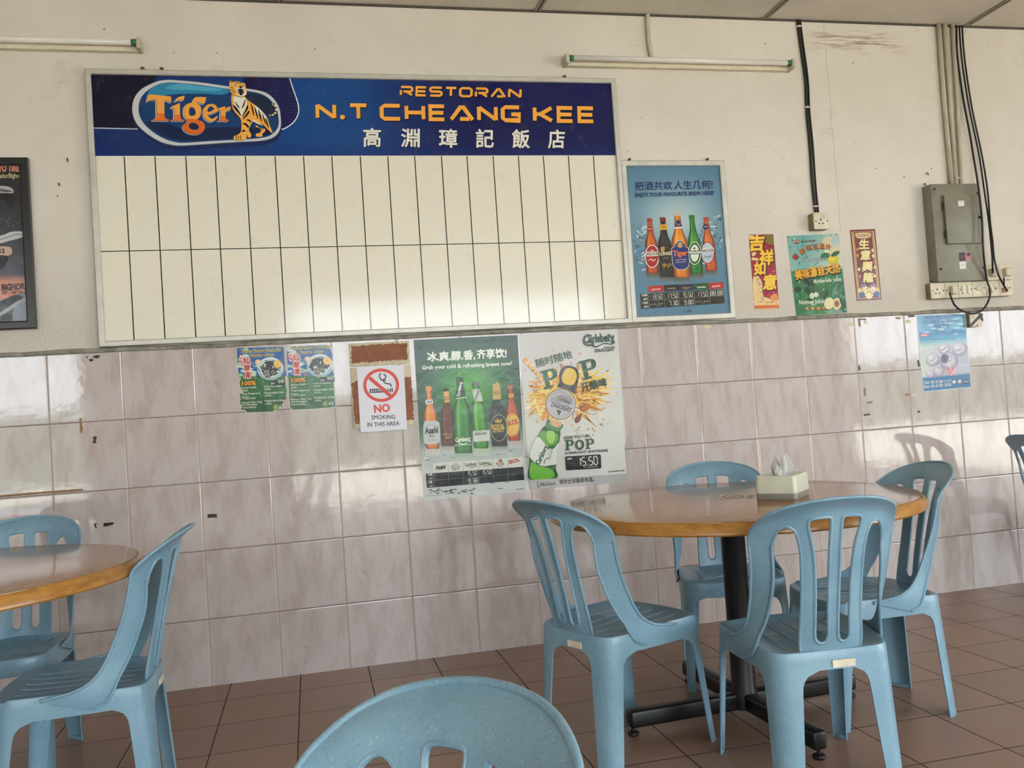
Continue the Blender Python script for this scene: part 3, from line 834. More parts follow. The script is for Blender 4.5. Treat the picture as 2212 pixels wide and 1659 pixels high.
def bottle(A, bx, by, H, tilt, body, dark, lite, cap, wide=1.0, prof=BOT):
    """printed beer bottle: base centre (bx, by), height H in crop units; tilt = sideways drift of the top"""
    def pt(t, sx): 
        return (bx + tilt * t + sx, by - H * t)
    R_ = [(t, r * H * 1.9 * wide) for t, r in prof]
    US = [-1, -.86, -.66, -.46, -.30, -.05, .25, .52, .68, .86, 1]
    dk, bd, lt = lin(dark), lin(body), lin(lite)
    mx = lambda p, q, t: tuple(x + (y - x) * t for x, y in zip(p, q))
    pts, cl = [], []
    for t, r in R_:
        for u in US:
            pts.append(A.fr(pt(t, u * r)))
            c = mx(bd, dk, min(1, max(0, (abs(u) - .45) / .5)))
            k = math.exp(-((u + .42) / .15) ** 2) * .85 + math.exp(-((u - .58) / .10) ** 2) * .35
            c = mx(c, lt, k * (1 if t > .03 else .3))
            c = mx(c, lt, .45 * math.exp(-((t - .58) / .10) ** 2) * (1 - abs(u)))
            cl.append(mx(c, dk, .45 if t < .03 else 0))
    nu = len(US); fs, cs = [], []
    for j in range(len(R_) - 1):
        for i in range(nu - 1):
            q = [j * nu + i, j * nu + i + 1, (j + 1) * nu + i + 1, (j + 1) * nu + i]; fs.append(q); cs.append([cl[k] for k in q])
    A._add(pts, fs, cs)
    A.poly([pt(t, -r * 1.02) for t, r in R_[12:]] + [pt(t, r * 1.02) for t, r in R_[12:][::-1]], cap)
    return pt
# ------------------------------------------------------------------ the big signboard
sb = thing('signboard', 'large white menu board with blue header and orange lettering on the wall', 'signboard')
X0, X1, Z0, Z1 = 0.219, 2.658, 1.5085, 2.726
frame_bars('frame', X0, X1, Z0, Z1, 0.024, 0.004, 0.034, M['alu'], sb)
F_ = Frame(0, 0, 1, 0.02)
ix0, ix1, iz0, iz1 = X0 + .022, X1 - .022, Z0 + .022, Z1 - .022
ZH = 2.344
box('backing', ix0 - .01, ix1 + .01, -0.0165, -0.004, iz0 - .01, iz1 + .01, M['white'], sb)
class WF(Frame):
    def __init__(s, off): s.a = (0, 0, 1, off)
    def __call__(s, p): return (p[0], p[1])
def wsheet(name, x0, x1, z0, z1, off0, off1, col, mat, parent): return sheet(name, [(x0, z0), (x1, z0), (x1, z1), (x0, z1)], off0, off1, col, mat, parent)
wsheet('panel', ix0, ix1, iz0, ZH, 0.0165, 0.020, '#eeeadb', M['board'], sb)
A = Art(WF(0.0202))
gx = [0.360, 0.487, 0.616, 0.741, 0.871, 1.001, 1.127, 1.254, 1.384, 1.511, 1.637, 1.764, 1.887, 2.014, 2.139, 2.264, 2.391, 2.519]
for x in gx: A.wpoly([(x - .0024, iz0 + .002), (x + .0024, iz0 + .002), (x + .0024, ZH - .003), (x - .0024, ZH - .003)], '#1d1a14')
A.wpoly([(ix0 + .004, 1.9225), (ix1 - .004, 1.9165), (ix1 - .004, 1.9205), (ix0 + .004, 1.9265)], '#1d1a14')
A.build('grid_lines', M['board'], sb)
wsheet('header', ix0, ix1, ZH, iz1, 0.0165, 0.020, '#0b2f73', M['board'], sb)
T = Frame(270, 150, 400 / 2212, 0.02)
Hd = Frame(600, 100, 800 / 2212, 0.02)
wrap = lambda fr, p: fr(p)
A = Art(WF(0.0202))
def hcol(u, v):
    a, b, c = (10, 42, 104), (8, 70, 140), (8, 20, 82)
    k = math.exp(-((u - 0.40) / 0.2) ** 2)
    base = lerp3(a, b, k)
    if u > 0.5: base = lerp3(base, c, min(1, (u - 0.5) / 0.22))
    if v > 0.8: base = lerp3(base, (8, 40, 112), (v - 0.8) * 2.5)
    return base
A.grid([(ix0, iz1), (ix1, iz1), (ix1, ZH), (ix0, ZH)], 60, 10, hcol)
A.build('header_print', M['board'], sb)
A = Art(T, 0.0203); A.lay = 3
# dark corner field, white rule and the dotted field right of the badge
A.poly([(-408, 10), (400, 46), (230, 330), (140, 705), (-372, 697)], '#08072a')
A.line([(-372, 700), (180, 712)], 11, '#cfdcec')
A.spoly([(1420, 85), (1700, 88), (1965, 97), (2010, 240), (2062, 400), (2068, 520), (2010, 630), (1900, 705), (1840, 712), (1700, 520), (1480, 300)], '#0a0c40', 5)
A.lay += 1; A.hold = True
for i in range(22):
    for j in range(30):
        x, y = 1520 + i * 26 + (j % 2) * 13, 110 + j * 21 + i * 1.2
        lim = cinterp([(90, 1945), (250, 1995), (400, 2040), (520, 2048), (620, 1990), (700, 1880)], y)
        if x < lim and y < 700 and x > 1500 + max(0, (y - 250)) * 0.75: A.quad([(x, y), (x + 15, y + 1), (x + 15, y + 8), (x, y + 7)], lerp3((30, 34, 110), (86, 92, 160), (x - 1500) / 560))
A.hold = False
A.line([(1965, 97), (2012, 245), (2064, 400), (2072, 520), (2012, 632), (1905, 706), (1835, 716)], 14, '#dfe8f2', None, 5)
# badge: silver rim and blue field
rim = [(600, 128), (900, 155), (1250, 205), (1560, 245), (1720, 300), (1830, 430), (1862, 590), (1850, 720), (1770, 810), (1620, 850), (1300, 868), (1000, 888), (700, 908), (560, 900), (420, 860), (270, 770), (150, 660), (95, 540), (90, 420), (130, 310), (220, 220), (380, 145), (500, 126)]
A.spoly([(x + 8, y + 60) for x, y in rim], '#072458', 5)
A.spoly([(x, y + 8) for x, y in rim], '#5d6570', 5)
A.spoly(rim, '#c9ced2', 5)
inr = [(600, 160), (900, 185), (1250, 235), (1540, 270), (1690, 325), (1795, 440), (1835, 590), (1822, 700), (1740, 785), (1600, 822), (1300, 842), (1000, 858), (720, 876), (600, 868), (470, 828), (330, 745), (220, 640), (168, 530), (166, 420), (200, 325), (285, 240), (410, 175), (510, 158)]
A.spoly(inr, '#0a3a70', 5)
A.spoly([(600, 166), (900, 190), (1230, 238), (1180, 300), (900, 290), (560, 300), (380, 330), (270, 330), (300, 240), (420, 178), (520, 162)], '#2a83b2', 5)
A.spoly([(640, 172), (880, 196), (1160, 236), (1060, 262), (850, 250), (600, 240), (480, 220)], '#4aa6c8', 5)
A.spoly([(240, 640), (480, 800), (760, 852), (1300, 826), (1640, 800), (1760, 740), (1640, 700), (1200, 690), (700, 700), (420, 620)], '#08204c', 5)
A.spoly([(1440, 300), (1600, 300), (1720, 370), (1800, 470), (1810, 560), (1700, 560), (1560, 450), (1460, 360)], '#0d2240', 5)
A.build('emblem_badge', M['board'], sb)
A = Art(T, 0.0203); A.lay = Art.last + 2
def tg(pts, sub=4):
    q = [(x - 10, y + 12) for x, y in pts]; A.spoly(q, '#d9dde2', sub)
    q = [(x - 4, y + 6) for x, y in pts]; A.spoly(q, '#0c1c38', sub)
def two(pts, c, sub=4): A.spoly(pts, c, sub)
def sharp(pts, c='#eea648', sh=True):
    if sh:
        A.poly([(x - 16, y + 12) for x, y in pts], '#d4d9df'); A.poly([(x - 6, y + 6) for x, y in pts], '#0c1c38')
    A.poly(pts, c)
Tl = [(285, 296), (548, 322), (555, 385), (560, 398), (525, 380), (470, 372), (472, 560), (490, 590), (530, 602), (530, 614), (330, 610), (332, 598), (370, 590), (382, 560), (378, 362), (330, 360), (290, 375), (262, 388), (275, 340)]
il = [(552, 445), (600, 425), (655, 400), (660, 560), (672, 595), (712, 604), (712, 616), (560, 612), (562, 600), (588, 590), (592, 560), (590, 465), (556, 462)]
idot = [(600, 370), (640, 330), (715, 312), (700, 372), (650, 365), (606, 385)]
el = [(935, 520), (940, 470), (980, 425), (1030, 412), (1080, 425), (1108, 470), (1108, 500), (1020, 535), (985, 540), (1010, 575), (1050, 590), (1095, 560), (1108, 565), (1080, 605), (1020, 625), (970, 600), (942, 565)]
rl = [(1112, 460), (1150, 455), (1195, 440), (1200, 480), (1225, 450), (1262, 442), (1258, 490), (1215, 490), (1202, 520), (1204, 590), (1240, 606), (1240, 618), (1118, 614), (1118, 602), (1142, 595), (1146, 490), (1118, 476)]
gup = [(700, 520), (705, 450), (750, 410), (800, 395), (815, 360), (850, 330), (960, 332), (968, 345), (945, 410), (880, 395), (850, 400), (895, 430), (912, 480), (905, 545), (870, 590), (810, 600), (745, 590), (710, 560)]
glo = [(735, 640), (745, 605), (800, 592), (870, 605), (935, 630), (955, 685), (940, 735), (880, 770), (800, 772), (730, 745), (690, 695), (700, 660)]
for pts in (Tl, il, idot, rl): sharp(pts)
for pts in (gup, glo, el): tg(pts); two(pts, '#eea648')
two([(765, 520), (770, 470), (800, 450), (830, 470), (845, 510), (835, 545), (800, 555), (775, 548)], '#0b335f')
two(glo, '#dd6a2c'); two([(765, 690), (770, 650), (810, 638), (860, 655), (885, 690), (870, 715), (820, 722), (785, 712)], '#0a2450')
two([(985, 490), (1000, 455), (1030, 440), (1060, 460), (1062, 480), (1000, 510)], '#0b335f')
A.poly([(385, 520), (470, 524), (472, 560), (490, 590), (530, 602), (530, 614), (330, 610), (332, 598), (370, 590), (382, 560)], '#df742d')
A.poly([(592, 540), (660, 545), (672, 595), (712, 604), (712, 616), (560, 612), (562, 600), (588, 590)], '#df742d')
A.poly([(1145, 550), (1203, 552), (1204, 590), (1240, 606), (1240, 618), (1118, 614), (1118, 602), (1142, 595)], '#df742d')
# the striped cat of the emblem
OR, WH, BK = '#f0b04e', '#f1efe4', '#10141f'
two([(1700, 535), (1750, 560), (1800, 535), (1815, 480), (1800, 420), (1755, 408), (1762, 425), (1790, 445), (1795, 490), (1770, 530), (1725, 545)], '#e8dfb8')
for a, b in (((1745, 545), (1760, 562)), ((1775, 530), (1795, 545)), ((1790, 500), (1815, 505)), ((1792, 460), (1815, 455)), ((1770, 425), (1790, 408))): A.line([a, b], 16, BK)
body = [(1275, 300), (1300, 310), (1420, 320), (1470, 370), (1560, 430), (1640, 500), (1700, 580), (1725, 660), (1765, 762), (1720, 730), (1680, 690), (1650, 660), (1600, 640), (1540, 620), (1510, 650), (1480, 720), (1505, 770), (1505, 805), (1470, 812), (1455, 770), (1450, 825), (1395, 845), (1310, 840), (1300, 800), (1345, 780), (1385, 740), (1390, 640), (1380, 590), (1320, 520), (1285, 460), (1270, 380)]
two([(x - 5, y + 5) for x, y in body], BK); two(body, OR)
two([(1565, 770), (1600, 760), (1625, 735), (1560, 680), (1575, 670), (1610, 700), (1670, 710), (1672, 740), (1640, 770), (1640, 800), (1570, 802)], OR)
two([(1310, 320), (1420, 325), (1455, 400), (1440, 460), (1400, 540), (1390, 575), (1345, 520), (1310, 450), (1300, 380)], WH)
two([(1555, 430), (1640, 510), (1690, 570), (1660, 590), (1600, 540), (1560, 500)], WH); two([(1530, 600), (1600, 640), (1650, 672), (1600, 655), (1540, 625)], WH)
for p in ([(1285, 420), (1330, 450), (1375, 520), (1385, 560), (1350, 520), (1310, 470)], [(1275, 470), (1320, 520), (1370, 575), (1385, 610), (1340, 570), (1295, 515)], [(1465, 420), (1440, 480), (1410, 540), (1400, 580), (1430, 530), (1470, 470)], [(1480, 490), (1440, 540), (1405, 600), (1440, 575), (1485, 520)], [(1310, 380), (1345, 420), (1375, 470), (1340, 440)], [(1440, 350), (1410, 420), (1395, 470), (1425, 430)],
          [(1500, 400), (1535, 480), (1540, 560), (1520, 500)], [(1545, 440), (1580, 520), (1590, 600), (1562, 530)], [(1590, 475), (1625, 550), (1635, 630), (1605, 560)], [(1635, 520), (1670, 590), (1690, 670), (1655, 600)], [(1680, 580), (1705, 640), (1720, 710), (1690, 650)],
          [(1400, 655), (1440, 640), (1480, 680), (1470, 700), (1435, 665)], [(1445, 600), (1490, 600), (1515, 640), (1480, 620)], [(1390, 740), (1420, 720), (1440, 740), (1410, 745)], [(1575, 685), (1610, 705), (1660, 715), (1610, 722)]):
    two(p, BK, 3)
for x in (1325, 1352, 1378): A.line([(x, 790), (x + 4, 840)], 9, BK)
head = [(1258, 130), (1290, 150), (1340, 142), (1400, 160), (1432, 165), (1440, 200), (1455, 250), (1452, 300), (1425, 318), (1390, 330), (1340, 320), (1290, 300), (1258, 260), (1245, 200)]
two([(x, y + 5) for x, y in head], BK); two(head, OR)
two([(1330, 225), (1400, 215), (1440, 250), (1440, 300), (1395, 322), (1345, 300), (1335, 260)], WH)
two([(1345, 240), (1385, 232), (1420, 245), (1415, 290), (1390, 312), (1360, 295)], '#2a1414')
for p in ([(1352, 245), (1362, 245), (1358, 272)], [(1408, 245), (1416, 248), (1408, 272)], [(1362, 296), (1372, 296), (1366, 278)], [(1395, 300), (1404, 296), (1398, 280)]): A.poly(p, WH)
two([(1362, 205), (1400, 200), (1395, 222), (1375, 226)], BK, 3)
for p in ([(1290, 175), (1330, 180), (1345, 195), (1310, 195)], [(1400, 190), (1425, 180), (1435, 192), (1412, 202)]): two(p, WH, 3)
for a in ([(1300, 182), (1335, 192)], [(1402, 194), (1430, 186)], [(1320, 150), (1330, 172)], [(1350, 148), (1356, 170)], [(1380, 155), (1376, 174)], [(1255, 215), (1290, 225)], [(1262, 250), (1300, 250)], [(1285, 280), (1320, 268)], [(1258, 135), (1285, 160)]): A.line(a, 9, BK)
A.build('emblem', M['board'], sb)
# header words, built letter by letter from broad strokes
A = Art(Hd, 0.0203); A.lay = 60
GL = {'R': [[(0, 0), (0, .62)], [(0, 1), (.86, 1), (1, .86), (1, .58), (.88, .44), (.22, .44)], [(.5, .44), (1, 0)]],
      'E': [[(1, 1), (0, 1), (0, 0), (1, 0)], [(0, .5), (.94, .5)]], 'S': [[(1, 1), (.14, 1), (0, .86), (0, .62), (.12, .5), (.88, .5), (1, .38), (1, .14), (.86, 0), (0, 0)]],
      'T': [[(0, 1), (1.02, 1)], [(.5, 1), (.5, 0)]], 'O': [[(.5, 0), (.16, 0), (0, .16), (0, .84), (.16, 1), (.84, 1), (1, .84), (1, .16), (.84, 0), (.5, 0)]],
      'A': [[(0, 0), (.46, .98), (.58, .98), (1.02, 0)], [(.42, .06), (.86, .06)]], 'N': [[(0, 0), (0, 1)], [(.02, .96), (.98, .04)], [(1, 0), (1, 1)]],
      'C': [[(1.02, 1), (.16, 1), (0, .84), (0, .16), (.16, 0), (1.02, 0)]], 'H': [[(0, 0), (0, 1)], [(1, 0), (1, 1)], [(0, .5), (1, .5)]],
      'G': [[(1, 1), (.16, 1), (0, .84), (0, .16), (.16, 0), (1, 0), (1, .46), (.52, .46)]], 'K': [[(0, 0), (0, 1)], [(1, 1), (.34, .5), (.1, .5)], [(.34, .5), (1, 0)]], '.': None}
def techno(word, L, Rr, TL, wd, gap, wid):
    """letters from baseline L to Rr with cap height to TL"""
    L, Rr = Vector(L), Vector(Rr); u = Rr - L; up = Vector(TL) - L
    tot = sum(wid.get(c, 1) + gap for c in word) - gap; x = 0
    for c in word:
        wc = wid.get(c, 1)
        if c != ' ':
            def mp(p, c=c): 
                k = L + u * ((x + wd * .28 + p[0] * (wc - wd * .56)) / tot) + up * (0.11 + 0.78 * p[1]); return (k.x, k.y)
            th = up.length * 0.225
            for d, col in (((5, 6), '#1a0f10'), ((0, 0), '#f3ac48')):
                if c == '.': A.ell((mp((.5, 0))[0] + d[0], mp((.5, 0))[1] - 6 + d[1]), 15, 14, col, 20)
                else:
                    for st in GL[c]: A.line([(q[0] + d[0], q[1] + d[1]) for q in map(mp, st)], th, col)
        x += wc + gap
A.lay = 60
techno('RESTORAN', (728, 297), (1455, 312), (730, 236), 0.3, 0.16, {'T': .9, 'E': .86, 'A': 1.15})
A.build('word_lettering', M['board'], sb)
WD = {'.': .28, ' ': .25, 'T': .95, 'C': 1.05, 'E': .85, 'A': 1.2, 'G': .98}
full = 'N.T CHEANG KEE'; GAP = 0.17
tot = sum(WD.get(c, 1) + GAP for c in full) - GAP
L0, L1, LT = Vector((228, 438)), Vector((1895, 460)), Vector((225, 338)); x = 0
for word, tail in (('N.', GAP), ('T', 2 * GAP + WD[' ']), ('CHEANG', 2 * GAP + WD[' ']), ('KEE', 0)):
    w_ = sum(WD.get(c, 1) + GAP for c in word) - GAP
    p0, p1 = L0.lerp(L1, x / tot), L0.lerp(L1, (x + w_) / tot)
    A = Art(Hd, 0.0203); A.lay = 60
    techno(word, p0, p1, p0 + (LT - L0), 0.3, GAP, WD)
    A.build('word_lettering', M['board'], sb)
    x += w_ + tail
for ch, xa, xb, yb in (('高', 512, 614, 601), ('淵', 738, 845, 603), ('璋', 964, 1070, 606), ('記', 1184, 1288, 607), ('飯', 1400, 1502, 609), ('店', 1616, 1712, 610)):
    A = Art(Hd, 0.0203); A.lay = 60
    A.text(ch, (xa, yb), (xb, yb + 1), 112, '#efeee4', 0.022, 0, True, (4, 5, '#060b26'))
    A.build('character', M['board'], sb)
# hanging screws on top of the frame
for x in (0.455, 0.535, 2.40):
    bm = bmesh.new(); add_tube(bm, [(x, -0.002, Z1 + 0.008), (x, -0.022, Z1 + 0.008)], 0.009, 12); add_box(bm, x - .004, x + .004, -0.020, -0.006, Z1 - 0.001, Z1 + 0.010)
    o = bm_obj('hanging_screw', bm, M['brass'], sb)
at_wall(sb, (X0 + X1) / 2, Z0)
# trim what the frame hides: the print stops at the frame's inner edge
def clip_x(root, xmax, xmin=-9, zmin=-9, zmax=9):
    for o in root.children:
        if o.type == 'MESH' and 'ink' in o.data.attributes:
            bm = bmesh.new(); bm.from_mesh(o.data)
            for co, no in (((xmax, 0, 0), (1, 0, 0)), ((xmin, 0, 0), (-1, 0, 0)), ((0, 0, zmin), (0, 0, -1)), ((0, 0, zmax), (0, 0, 1))):
                bmesh.ops.bisect_plane(bm, geom=bm.verts[:] + bm.edges[:] + bm.faces[:], plane_co=co, plane_no=no, clear_outer=True)
            bm.to_mesh(o.data); bm.free()
# ------------------------------------------------------------------ framed blue poster of five bottles
fp = thing('framed_poster', 'silver framed blue poster of five bottles with prices, right of the signboard', 'poster')
X0, X1, Z0, Z1 = 2.661, 3.2195, 1.510, 2.3185
frame_bars('frame', X0, X1, Z0, Z1, 0.028, 0.002, 0.020, M['alu'], fp)
P1 = Frame(1320, 330, 600 / 2212, 0.010)
wsheet('print', X0 + .026, X1 - .026, Z0 + .026, Z1 - .026, 0.006, 0.0095, '#7fa3b4', M['gloss'], fp)
A = Art(P1, 0.0097)
def bl(u, v):
    k = math.exp(-((u - .5) / .42) ** 2 - ((v - .36) / .22) ** 2)
    return lerp3((104, 146, 172), (190, 210, 214), k)
B = Art(WF(0.0097)); B.grid([(X0 + .026, Z1 - .026), (X1 - .026, Z1 - .026), (X1 - .026, Z0 + .026), (X0 + .026, Z0 + .026)], 14, 20, bl)
B.build('background_print', M['gloss'], fp)
A.lay = 3
rnd = random.Random(11)
for k in range(150):                               # water splashes behind the bottles
    side = rnd.choice((-1, 1)); x = (250 if side < 0 else 800) + rnd.gauss(0, 55); y = rnd.gauss(720, 130)
    if not 490 < y < 1000: continue
    l = rnd.uniform(6, 26); a = rnd.uniform(0, PI)
    A.spoly([(x - l * math.cos(a), y - l * math.sin(a)), (x + 4 * math.sin(a), y - 4 * math.cos(a)), (x + l * math.cos(a), y + l * math.sin(a)), (x - 5 * math.sin(a), y + 5 * math.cos(a))], rnd.choice(('#5c7f93', '#cfdfe2', '#dfe9e8', '#6d93a4', '#3f5f72')), 2)
for (x, y, w_) in ((330, 960, 55), (445, 985, 60), (562, 990, 62), (680, 960, 55), (790, 935, 48)):
    A.grid([(x - w_, y), (x + w_, y - 2), (x + w_ + 8, y + 52), (x - w_ + 6, y + 54)], 1, 3, lambda u, v: lerp3((110, 104, 92), (118, 152, 172), v))
pt = bottle(A, 332, 962, 440, -25, '#c9622b', '#6b2a14', '#e39a55', '#b8442a')
A.ell((326, 825), 58, 92, '#efe5dc', 30); A.ell((326, 825), 51, 85, '#b5322c', 30); A.quad([(280, 790), (374, 786), (374, 822), (280, 826)], '#efe5dc'); A.text('ANCHOR', (282, 820), (374, 815), 26, '#2a2a52', .03); A.line([(300, 860), (320, 845), (335, 862), (355, 846)], 6, '#f3e7df', None, 4); A.line([(316, 772), (326, 788), (338, 772)], 5, '#f3e7df'); A.ell((312, 608), 27, 20, '#b5322c'); A.text('ANCHOR', (292, 612), (332, 610), 9, '#f3e7df', .02)
bottle(A, 800, 938, 425, -46, '#cf7035', '#7a3218', '#e8a66a', '#c9583a')
A.ell((768, 797), 54, 88, '#b5322c', 30); A.ell((768, 797), 48, 82, '#c7d2e2', 30); A.quad([(726, 762), (818, 756), (818, 794), (726, 800)], '#eef0ee'); A.text('ANCHOR', (727, 796), (816, 789), 28, '#2a2a60', .03); A.text('Draught', (738, 840), (806, 832), 22, '#3b3f7c', .01, .3); A.ell((752, 590), 24, 22, '#2a3570'); A.text('ANCHOR', (733, 594), (771, 592), 9, '#e8e6e2', .02)
bottle(A, 445, 992, 478, -35, '#33332d', '#191a18', '#4a4a42', '#8a3f2c', 1.05)
A.quad([(388, 572), (442, 566), (448, 612), (384, 618)], '#d9b24a'); A.ell((415, 590), 18, 16, '#c99a33'); A.text('GUINNESS', (384, 820), (492, 812), 28, '#e8e2d0', .02); A.ring((432, 822), 54, 72, 2.5, '#8d856c'); A.spoly([(395, 755), (425, 752), (420, 790), (405, 800)], '#d0b26a', 3); A.line([(408, 760), (406, 792)], 2, '#2b2a24'); A.line([(414, 758), (411, 790)], 2, '#2b2a24')
A.line([(405, 905), (425, 880), (420, 915), (440, 885), (450, 912), (470, 878), (462, 905), (485, 885), (494, 895)], 5, '#c2a13a', None, 4); A.text('EXTRA STOUT', (418, 842), (468, 839), 9, '#b9b092', .01)
bottle(A, 683, 966, 470, -42, '#2f8a3d', '#17502a', '#7cc46a', '#2c8f3f')
A.ell((665, 800), 52, 92, '#e8efe4', 30); A.ell((665, 800), 47, 87, '#2a7a3c', 30); A.ell((665, 800), 34, 68, '#e8efe4', 30); A.quad([(612, 782), (720, 776), (720, 806), (612, 812)], '#1f5f31'); A.text('Heineken', (614, 806), (718, 800), 26, '#f2f4ee', .03)
def star(cx, cy, r, c): A.poly([(cx + (r if k % 2 == 0 else r * .42) * math.sin(k * PI / 5), cy - (r if k % 2 == 0 else r * .42) * math.cos(k * PI / 5)) for k in range(10)], c)
star(662, 762, 15, '#b53030')
bottle(A, 565, 994, 525, -40, '#e0912e', '#8a4a16', '#f2c36a', '#c8c4bd', 1.08)
A.poly([(503, 592), (518, 545), (530, 530), (548, 545), (568, 588)], '#2b3f78'); A.quad([(500, 592), (570, 588), (570, 602), (500, 606)], '#e7e4dc'); A.text('Tiger', (512, 580), (556, 577), 20, '#b98a4a', .02)
lab = [(547, 700), (590, 735), (592, 752), (612, 760), (615, 800), (622, 880), (600, 918), (556, 930), (512, 916), (492, 880), (484, 800), (484, 762), (502, 754), (506, 735)]
A.spoly([(x + (x - 552) * .05, y + (y - 815) * .04) for x, y in lab], '#e7e4dc', 4); A.spoly(lab, '#27418c', 4); A.ell((548, 735), 30, 24, '#8a7f6a'); A.spoly([(540, 715), (556, 712), (562, 745), (548, 758), (536, 745)], '#d8b06a', 3)
A.text('Tiger', (494, 822), (607, 816), 42, '#dc8236', .045); A.text('Gold Medal', (512, 860), (598, 852), 10, '#e0ddd0', .01); A.text('ASIAN LAGER', (514, 878), (594, 872), 9, '#e0ddd0', .01)
A.build('bottle_picture', M['gloss'], fp)
A = Art(P1, 0.0097); A.lay = Art.last + 2
A.text('把酒共欢', (190, 302), (487, 296), 70, '#2c4a80', .018, 0, True); A.text('人生几何!', (502, 296), (808, 288), 72, '#2c4a80', .018, 0, True)
A.text('ENJOY YOUR FAVOURITE BREW HERE!', (192, 353), (816, 336), 33, '#2c4a80', .03)
A.build('headline', M['gloss'], fp)
A = Art(P1, 0.0097); A.lay = Art.last + 2
A.text('- - - - - - - - - - - - - - - -', (240, 1298), (450, 1288), 8, '#3c5a70')
A.build('small_print', M['gloss'], fp); A = Art(P1, 0.0097); A.lay = Art.last + 2
A.line([(576, 1254), (580, 1268), (590, 1268)], 4, '#26384a'); A.line([(600, 1266), (612, 1264)], 4, '#26384a'); A.line([(612, 1252), (614, 1266), (622, 1254), (634, 1254), (632, 1266), (620, 1266)], 4, '#26384a')
A.build('small_print', M['gloss'], fp)
A = Art(P1, 0.0097); A.lay = Art.last + 2
for i, cx in enumerate((292, 416, 537, 656, 774)):
    x0, x1 = cx, (416, 537, 656, 774, 892)[i]; d = -(cx - 292) * .052; e = -(x1 - 292) * .052
    A.quad([(x0 + 2, 1062 + d), (x1 - 2, 1062 + e), (x1 + 4, 1112 + e), (x0 + 8, 1112 + d)], ('#c23a3c', '#2e2d28', '#27355f', '#22673a', '#c23a3c')[i])
    A.text(('ANCHOR', 'GUINNESS', 'Tiger', 'Heineken', 'ANCHOR')[i], (x0 + 30, 1098 + d), (x1 - 22, 1098 + e), 15, ('#f0d9d2', '#a9a184', '#c99a55', '#f0f2ea', '#f0d9d2')[i], .03)
A.poly([(232, 1124), (893, 1088), (905, 1198), (240, 1244)], '#33332f')
for a, b in (((233, 1180), (899, 1140)), ((296, 1118), (303, 1240)), ((420, 1110), (428, 1232)), ((540, 1102), (549, 1224)), ((660, 1096), (669, 1216)), ((778, 1090), (788, 1208))): A.line([a, b], 2.5, '#8f9a98')
for t, a, b, h in (('13.50', (318, 1166), (412, 1160), 36), ('17.50', (442, 1160), (534, 1154), 36), ('15.50', (562, 1153), (652, 1147), 36), ('17.50', (680, 1147), (772, 1141), 36), ('88.88', (788, 1139), (892, 1133), 36), ('--.--', (312, 1224), (416, 1217), 30), ('7.30', (458, 1217), (538, 1211), 34), ('9.80', (580, 1210), (658, 1205), 34), ('--.--', (678, 1202), (778, 1196), 30)):
    A.seg(t, a, b, h, '#e6e6dc')
A.text('大瓶装', (240, 1146), (288, 1143), 20, '#e6e6dc', .02, 0, True); A.text('RM', (258, 1172), (288, 1170), 14, '#e6e6dc', .04); A.text('小瓶装', (244, 1208), (290, 1205), 20, '#e6e6dc', .02, 0, True); A.text('RM', (264, 1234), (294, 1232), 14, '#e6e6dc', .04)
A.build('price_table', M['gloss'], fp)
A = Art(P1, 0.0195); A.text('PROPERTY OF GUINNESS ANCHOR MARKETING SDN. BHD.', (388, 1334), (790, 1312), 14, '#5e2230', .02); A.build('owner_line', M['matt'], fp)
for x in (2.71, 3.13): 
    bm = bmesh.new(); add_tube(bm, [(x, -0.002, Z1 + 0.006), (x, -0.018, Z1 + 0.008)], 0.006, 10); bm_obj('hanging_nail', bm, M['brass'], fp)
clip_x(fp, X1 - .027, X0 + .027, Z0 - .01, Z1 - .027)
at_wall(fp, (X0 + X1) / 2, Z0)

# ------------------------------------------------------------------ black framed tyre poster at the left edge
tp = thing('framed_poster', 'black framed dark poster of off-road vehicles and a tyre, at the left edge', 'poster')
X1, Z0, Z1 = -0.0265, 1.601, 2.336; X0 = X1 - 0.56
frame_bars('frame', X0, X1, Z0, Z1, 0.034, 0.002, 0.030, M['blackframe'], tp)
wsheet('print', X0 + .032, X1 - .032, Z0 + .032, Z1 - .032, 0.008, 0.012, '#4a4e58', M['gloss'], tp)
F6 = Frame(0, 320, 220 / 830, 0.0122)
A = Art(F6, 0.0122)
A.grid([(-1250, 148), (160, 128), (215, 1412), (-1200, 1440)], 10, 20, lambda u, v: lerp3((58, 62, 70), (104, 106, 122), min(1, max(0, v * 1.6 - .25))) if v < .72 else (206, 150, 132))
A.poly([(-1250, 138), (162, 128), (170, 262), (-1250, 282)], '#3b3b40')
A.text('TOYO TIRES', (-78, 193), (176, 187), 54, '#d99a86', .05)
A.text('Trepador/Bighorn', (-76, 244), (186, 240), 38, '#cfc6a4', .02)
A.spoly([(-200, 360), (-40, 310), (60, 312), (104, 335), (100, 368), (-30, 372), (-200, 420)], '#b9babd', 3); A.spoly([(-200, 380), (60, 366), (112, 392), (122, 455), (95, 485), (60, 470), (30, 420), (-200, 430)], '#2a2c33', 3)
A.spoly([(0, 332), (60, 340), (100, 352), (60, 360), (0, 350)], '#6d6e72', 3)
for k in range(60): 
    x, y = rnd.uniform(-300, 182), rnd.uniform(560, 640); A.quad([(x, y), (x + 8, y + 3), (x + 6, y + 12), (x - 2, y + 9)], rnd.choice(('#3c3e4a', '#8d8f9c', '#565863')))
A.spoly([(-300, 760), (0, 715), (90, 682), (186, 682), (188, 724), (60, 760), (0, 778), (-300, 860)], '#c9cbd0', 3); A.line([(-250, 800), (0, 745), (120, 706), (186, 700)], 7, '#80828c', None, 4)
